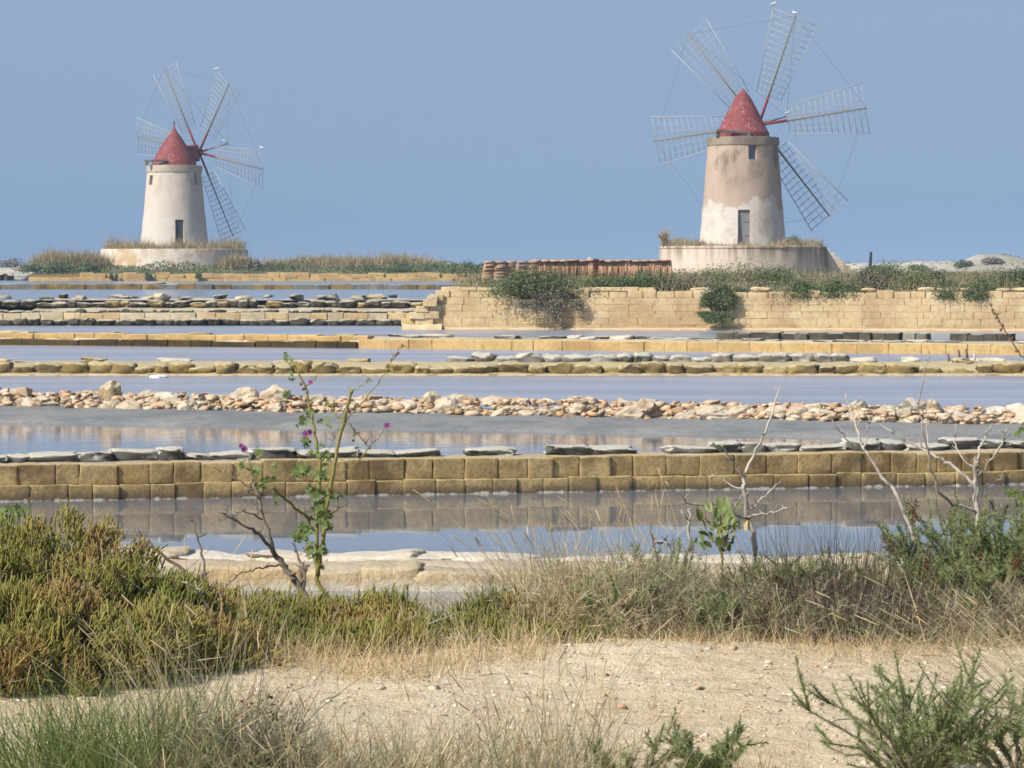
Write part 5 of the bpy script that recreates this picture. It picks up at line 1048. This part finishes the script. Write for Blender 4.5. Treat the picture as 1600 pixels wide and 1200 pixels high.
n = 26000; D = 120.5 + 130 * rng.uniform(0, 1, n) ** 1.6; x = rng.uniform(XI + .4, 1, n) * 1.0; uu = rng.uniform(700, 1690, n); x = (uu - 800) / FPX * D; keep = (x > XI + .3) & ~(np.hypot(x - ux(1160, DR), D - DR) < 7.2); x, D = x[keep], D[keep]; n = len(x)
hgt = .35 + .45 * np.clip(np.sin(x * .7) * np.cos(D * .23) + .3 * np.sin(x * 2.3), 0, 1); p = np.stack([x, D, 1.3 + rng.uniform(0, 1, n) * hgt], 1)
leaflets(sc, p, unit(N3(n) + UP * .4), rng.uniform(.05, .12, n) * (D / 125), np.clip(.5 + .3 * np.sin(x * .9 + D * .1) + rng.normal(0, .15, n), 0, 1), .5); tag(obj('scrub', sc.mesh('scrub', M['scrub_mix'])), 'low grey-green scrub covering the island behind the tall wall', 'scrub', None, 'stuff')
n = 9000; D = 120.5 + 140 * rng.uniform(0, 1, n) ** 1.4; uu = rng.uniform(700, 1690, n); x = (uu - 800) / FPX * D; keep = (x > XI + .3) & ~(np.hypot(x - ux(1160, DR), D - DR) < 7.2); x, D = x[keep], D[keep]; n = len(x); p = np.stack([x, D, np.full(n, 1.3)], 1)
ribbons(sg, p, unit(UP + N3(n) * .4), rng.uniform(.3, .75, n), .02 * D / 125, N3(n) * .25, rng.uniform(0, 1, n), 3); tag(obj('dry_grass', sg.mesh('dry_grass', M['tawny'])), 'dry tawny grass between the scrub on the right island', 'grass', None, 'stuff')
# platform tops
def ring_grass(root, r0, r1, n, h, a0, a1, label, mat, z=-.05, w=.05):
    vb = VB(); a = rng.uniform(R(a0), R(a1), n); r = rng.uniform(r0, r1, n); p = np.stack([r * np.sin(a), -r * np.cos(a), np.full(n, z)], 1); p = np.array([root.matrix_world @ Vector(q) for q in p])
    ribbons(vb, p, unit(UP + N3(n) * .35), rng.uniform(.35, 1.1, n) * h * (.6 + .4 * np.sin(a * 5 + 1) ** 2), np.full(n, w), N3(n) * .3, rng.uniform(0, 1, n), 3); tag(obj('dry_grass', vb.mesh('dry_grass', M[mat])), label, 'grass', None, 'stuff')
ring_grass(Lm, 5.2, 7.3, 4200, 1.25, -100, 115, 'tawny grass growing round the top of the left mill platform', 'tawny')
ring_grass(Rm, 4.8, 6.5, 1500, .75, -95, -35, 'tawny grass on the left side of the right mill platform', 'tawny')
ring_grass(Rm, 4.6, 6.5, 1500, .7, 25, 100, 'tawny grass on the right side of the right mill platform', 'tawny'); ring_grass(Rm, 4.2, 6.4, 500, .4, -35, 25, 'short tawny grass before the door of the right mill', 'tawny')
far_shrub('bright green shrub at the right foot of the right mill tower', 1236, 272, Z0 - .05, 26, 16, 'scrub_green', 700, lumps=5)
far_shrub('thin pale plant at the left end of the right mill platform', 1037, 274, Z0 - .05, 10, 28, 'tawny', 200, lumps=3, spiky=True)
# left island growth
far_shrub('big pale tawny reed bush left of the left mill platform', 112, 346, 1.4, 120, 33, 'tawny', 5200, lumps=14, spiky=True)
far_shrub('green shrub in front of the pale reed bush at the far left', 75, 341, 1.2, 90, 22, 'scrub_green', 2600, lumps=9); far_shrub('grey-green shrub beside the left corner of the left mill platform', 135, 341, 1.2, 60, 18, 'scrub_green', 1800, lumps=7)
far_shrub('tawny bush against the right end of the left mill platform', 372, 345, 1.5, 60, 26, 'tawny', 1800, lumps=7, spiky=True); far_shrub('dark grey shrub at the right corner of the left mill platform', 395, 343, 1.5, 34, 20, 'scrub_grey', 1000, lumps=5)
far_shrub('long tawny bush on the left island, middle of the picture', 480, 350, 1.4, 190, 25, 'tawny', 5000, lumps=12, spiky=True); far_shrub('pale tawny bush at the right end of the left island', 610, 350, 1.4, 150, 28, 'tawny', 4600, lumps=10, spiky=True)
far_shrub('low green shrub at the right end of the left island', 650, 343, 1.3, 120, 18, 'scrub_green', 2600, lumps=9); far_shrub('green shrub behind the leftmost tile pile', 725, 300, 1.2, 60, 24, 'scrub_green', 1600, lumps=6)
for (u, lb) in ((177, 'small green plant hanging on the yellow quay, leftmost of three'), (231, 'dark green plant hanging on the yellow quay, middle of three'), (312, 'green plant hanging on the yellow quay, rightmost of three')): far_shrub(lb, u, 336.6, .62, 13, 15, 'scrub_green', 500, lumps=4)
sl = VB(); n = 16000; D = 338.2 + 16 * rng.uniform(0, 1, n); uu = rng.uniform(50, 735, n); x = (uu - 800) / FPX * D; keep = ~(np.hypot(x - ux(273, DL), D - DL) < 7.9); x, D = x[keep], D[keep]; n = len(x); zg = np.array([left_isle(a, b) for a, b in zip(x, D)])
hgt = .4 + .5 * np.clip(np.sin(x * .5) + .5 * np.sin(x * 1.7), 0, 1); leaflets(sl, np.stack([x, D, zg + rng.uniform(0, 1, n) * hgt], 1), unit(N3(n) + UP * .4), rng.uniform(.12, .3, n), np.clip(.5 + .3 * np.sin(x * .6) + rng.normal(0, .15, n), 0, 1), .5)
tag(obj('scrub', sl.mesh('scrub', M['scrub_green'])), 'low green scrub along the yellow quay of the left island', 'scrub', None, 'stuff')
for (u, D, wd, hg, mt, lb) in ((35, 430, 70, 13, 'scrub_grey', 'dark flat bush on the far shore at the left edge'), (708, 470, 40, 9, 'scrub_green', 'dark flat bush on the far shore left of the tile piles'), (1368, 440, 30, 13, 'scrub_green', 'dark bush on the far shore beside the lone post'), (1432, 470, 34, 10, 'scrub_green', 'dark flat bush on the pale far shore, left of three'), (1506, 470, 24, 13, 'scrub_green', 'dark rounded bush on the pale far shore, middle of three'), (1550, 475, 32, 11, 'scrub_grey', 'dark grey bush on the pale far shore, right of three'), (755, 470, 26, 8, 'scrub_green', 'small dark bush on the far shore just above the tile piles')):
    far_shrub(lb, u, D if u < 100 else 492, 1.5 if u < 100 else shore(ux(u, 492), 492) - .15, wd * 1.2, hg + (7 if u < 100 else 0), mt, 1600, lumps=9, group='bushes on the far shore')

# ================================================================== AIR
bm = bmesh.new(); bmesh.ops.create_cube(bm, size=1)
hm = bpy.data.materials.new('haze'); hm.use_nodes = True; ht = hm.node_tree; ht.nodes.clear()
pv = ht.nodes.new('ShaderNodeVolumePrincipled'); pv.inputs['Color'].default_value = (.40, .57, .80, 1); pv.inputs['Density'].default_value = .0003; pv.inputs['Anisotropy'].default_value = -.25
ho = ht.nodes.new('ShaderNodeOutputMaterial'); ht.links.new(pv.outputs[0], ho.inputs['Volume'])
hz_o = obj('haze', bm_mesh('haze', bm, hm), None, (0, 7000, 14.2), None, (18400, 14200, 31.7)); tag(hz_o, 'thin pale haze in the air over the salt pans', 'haze', None, 'stuff')
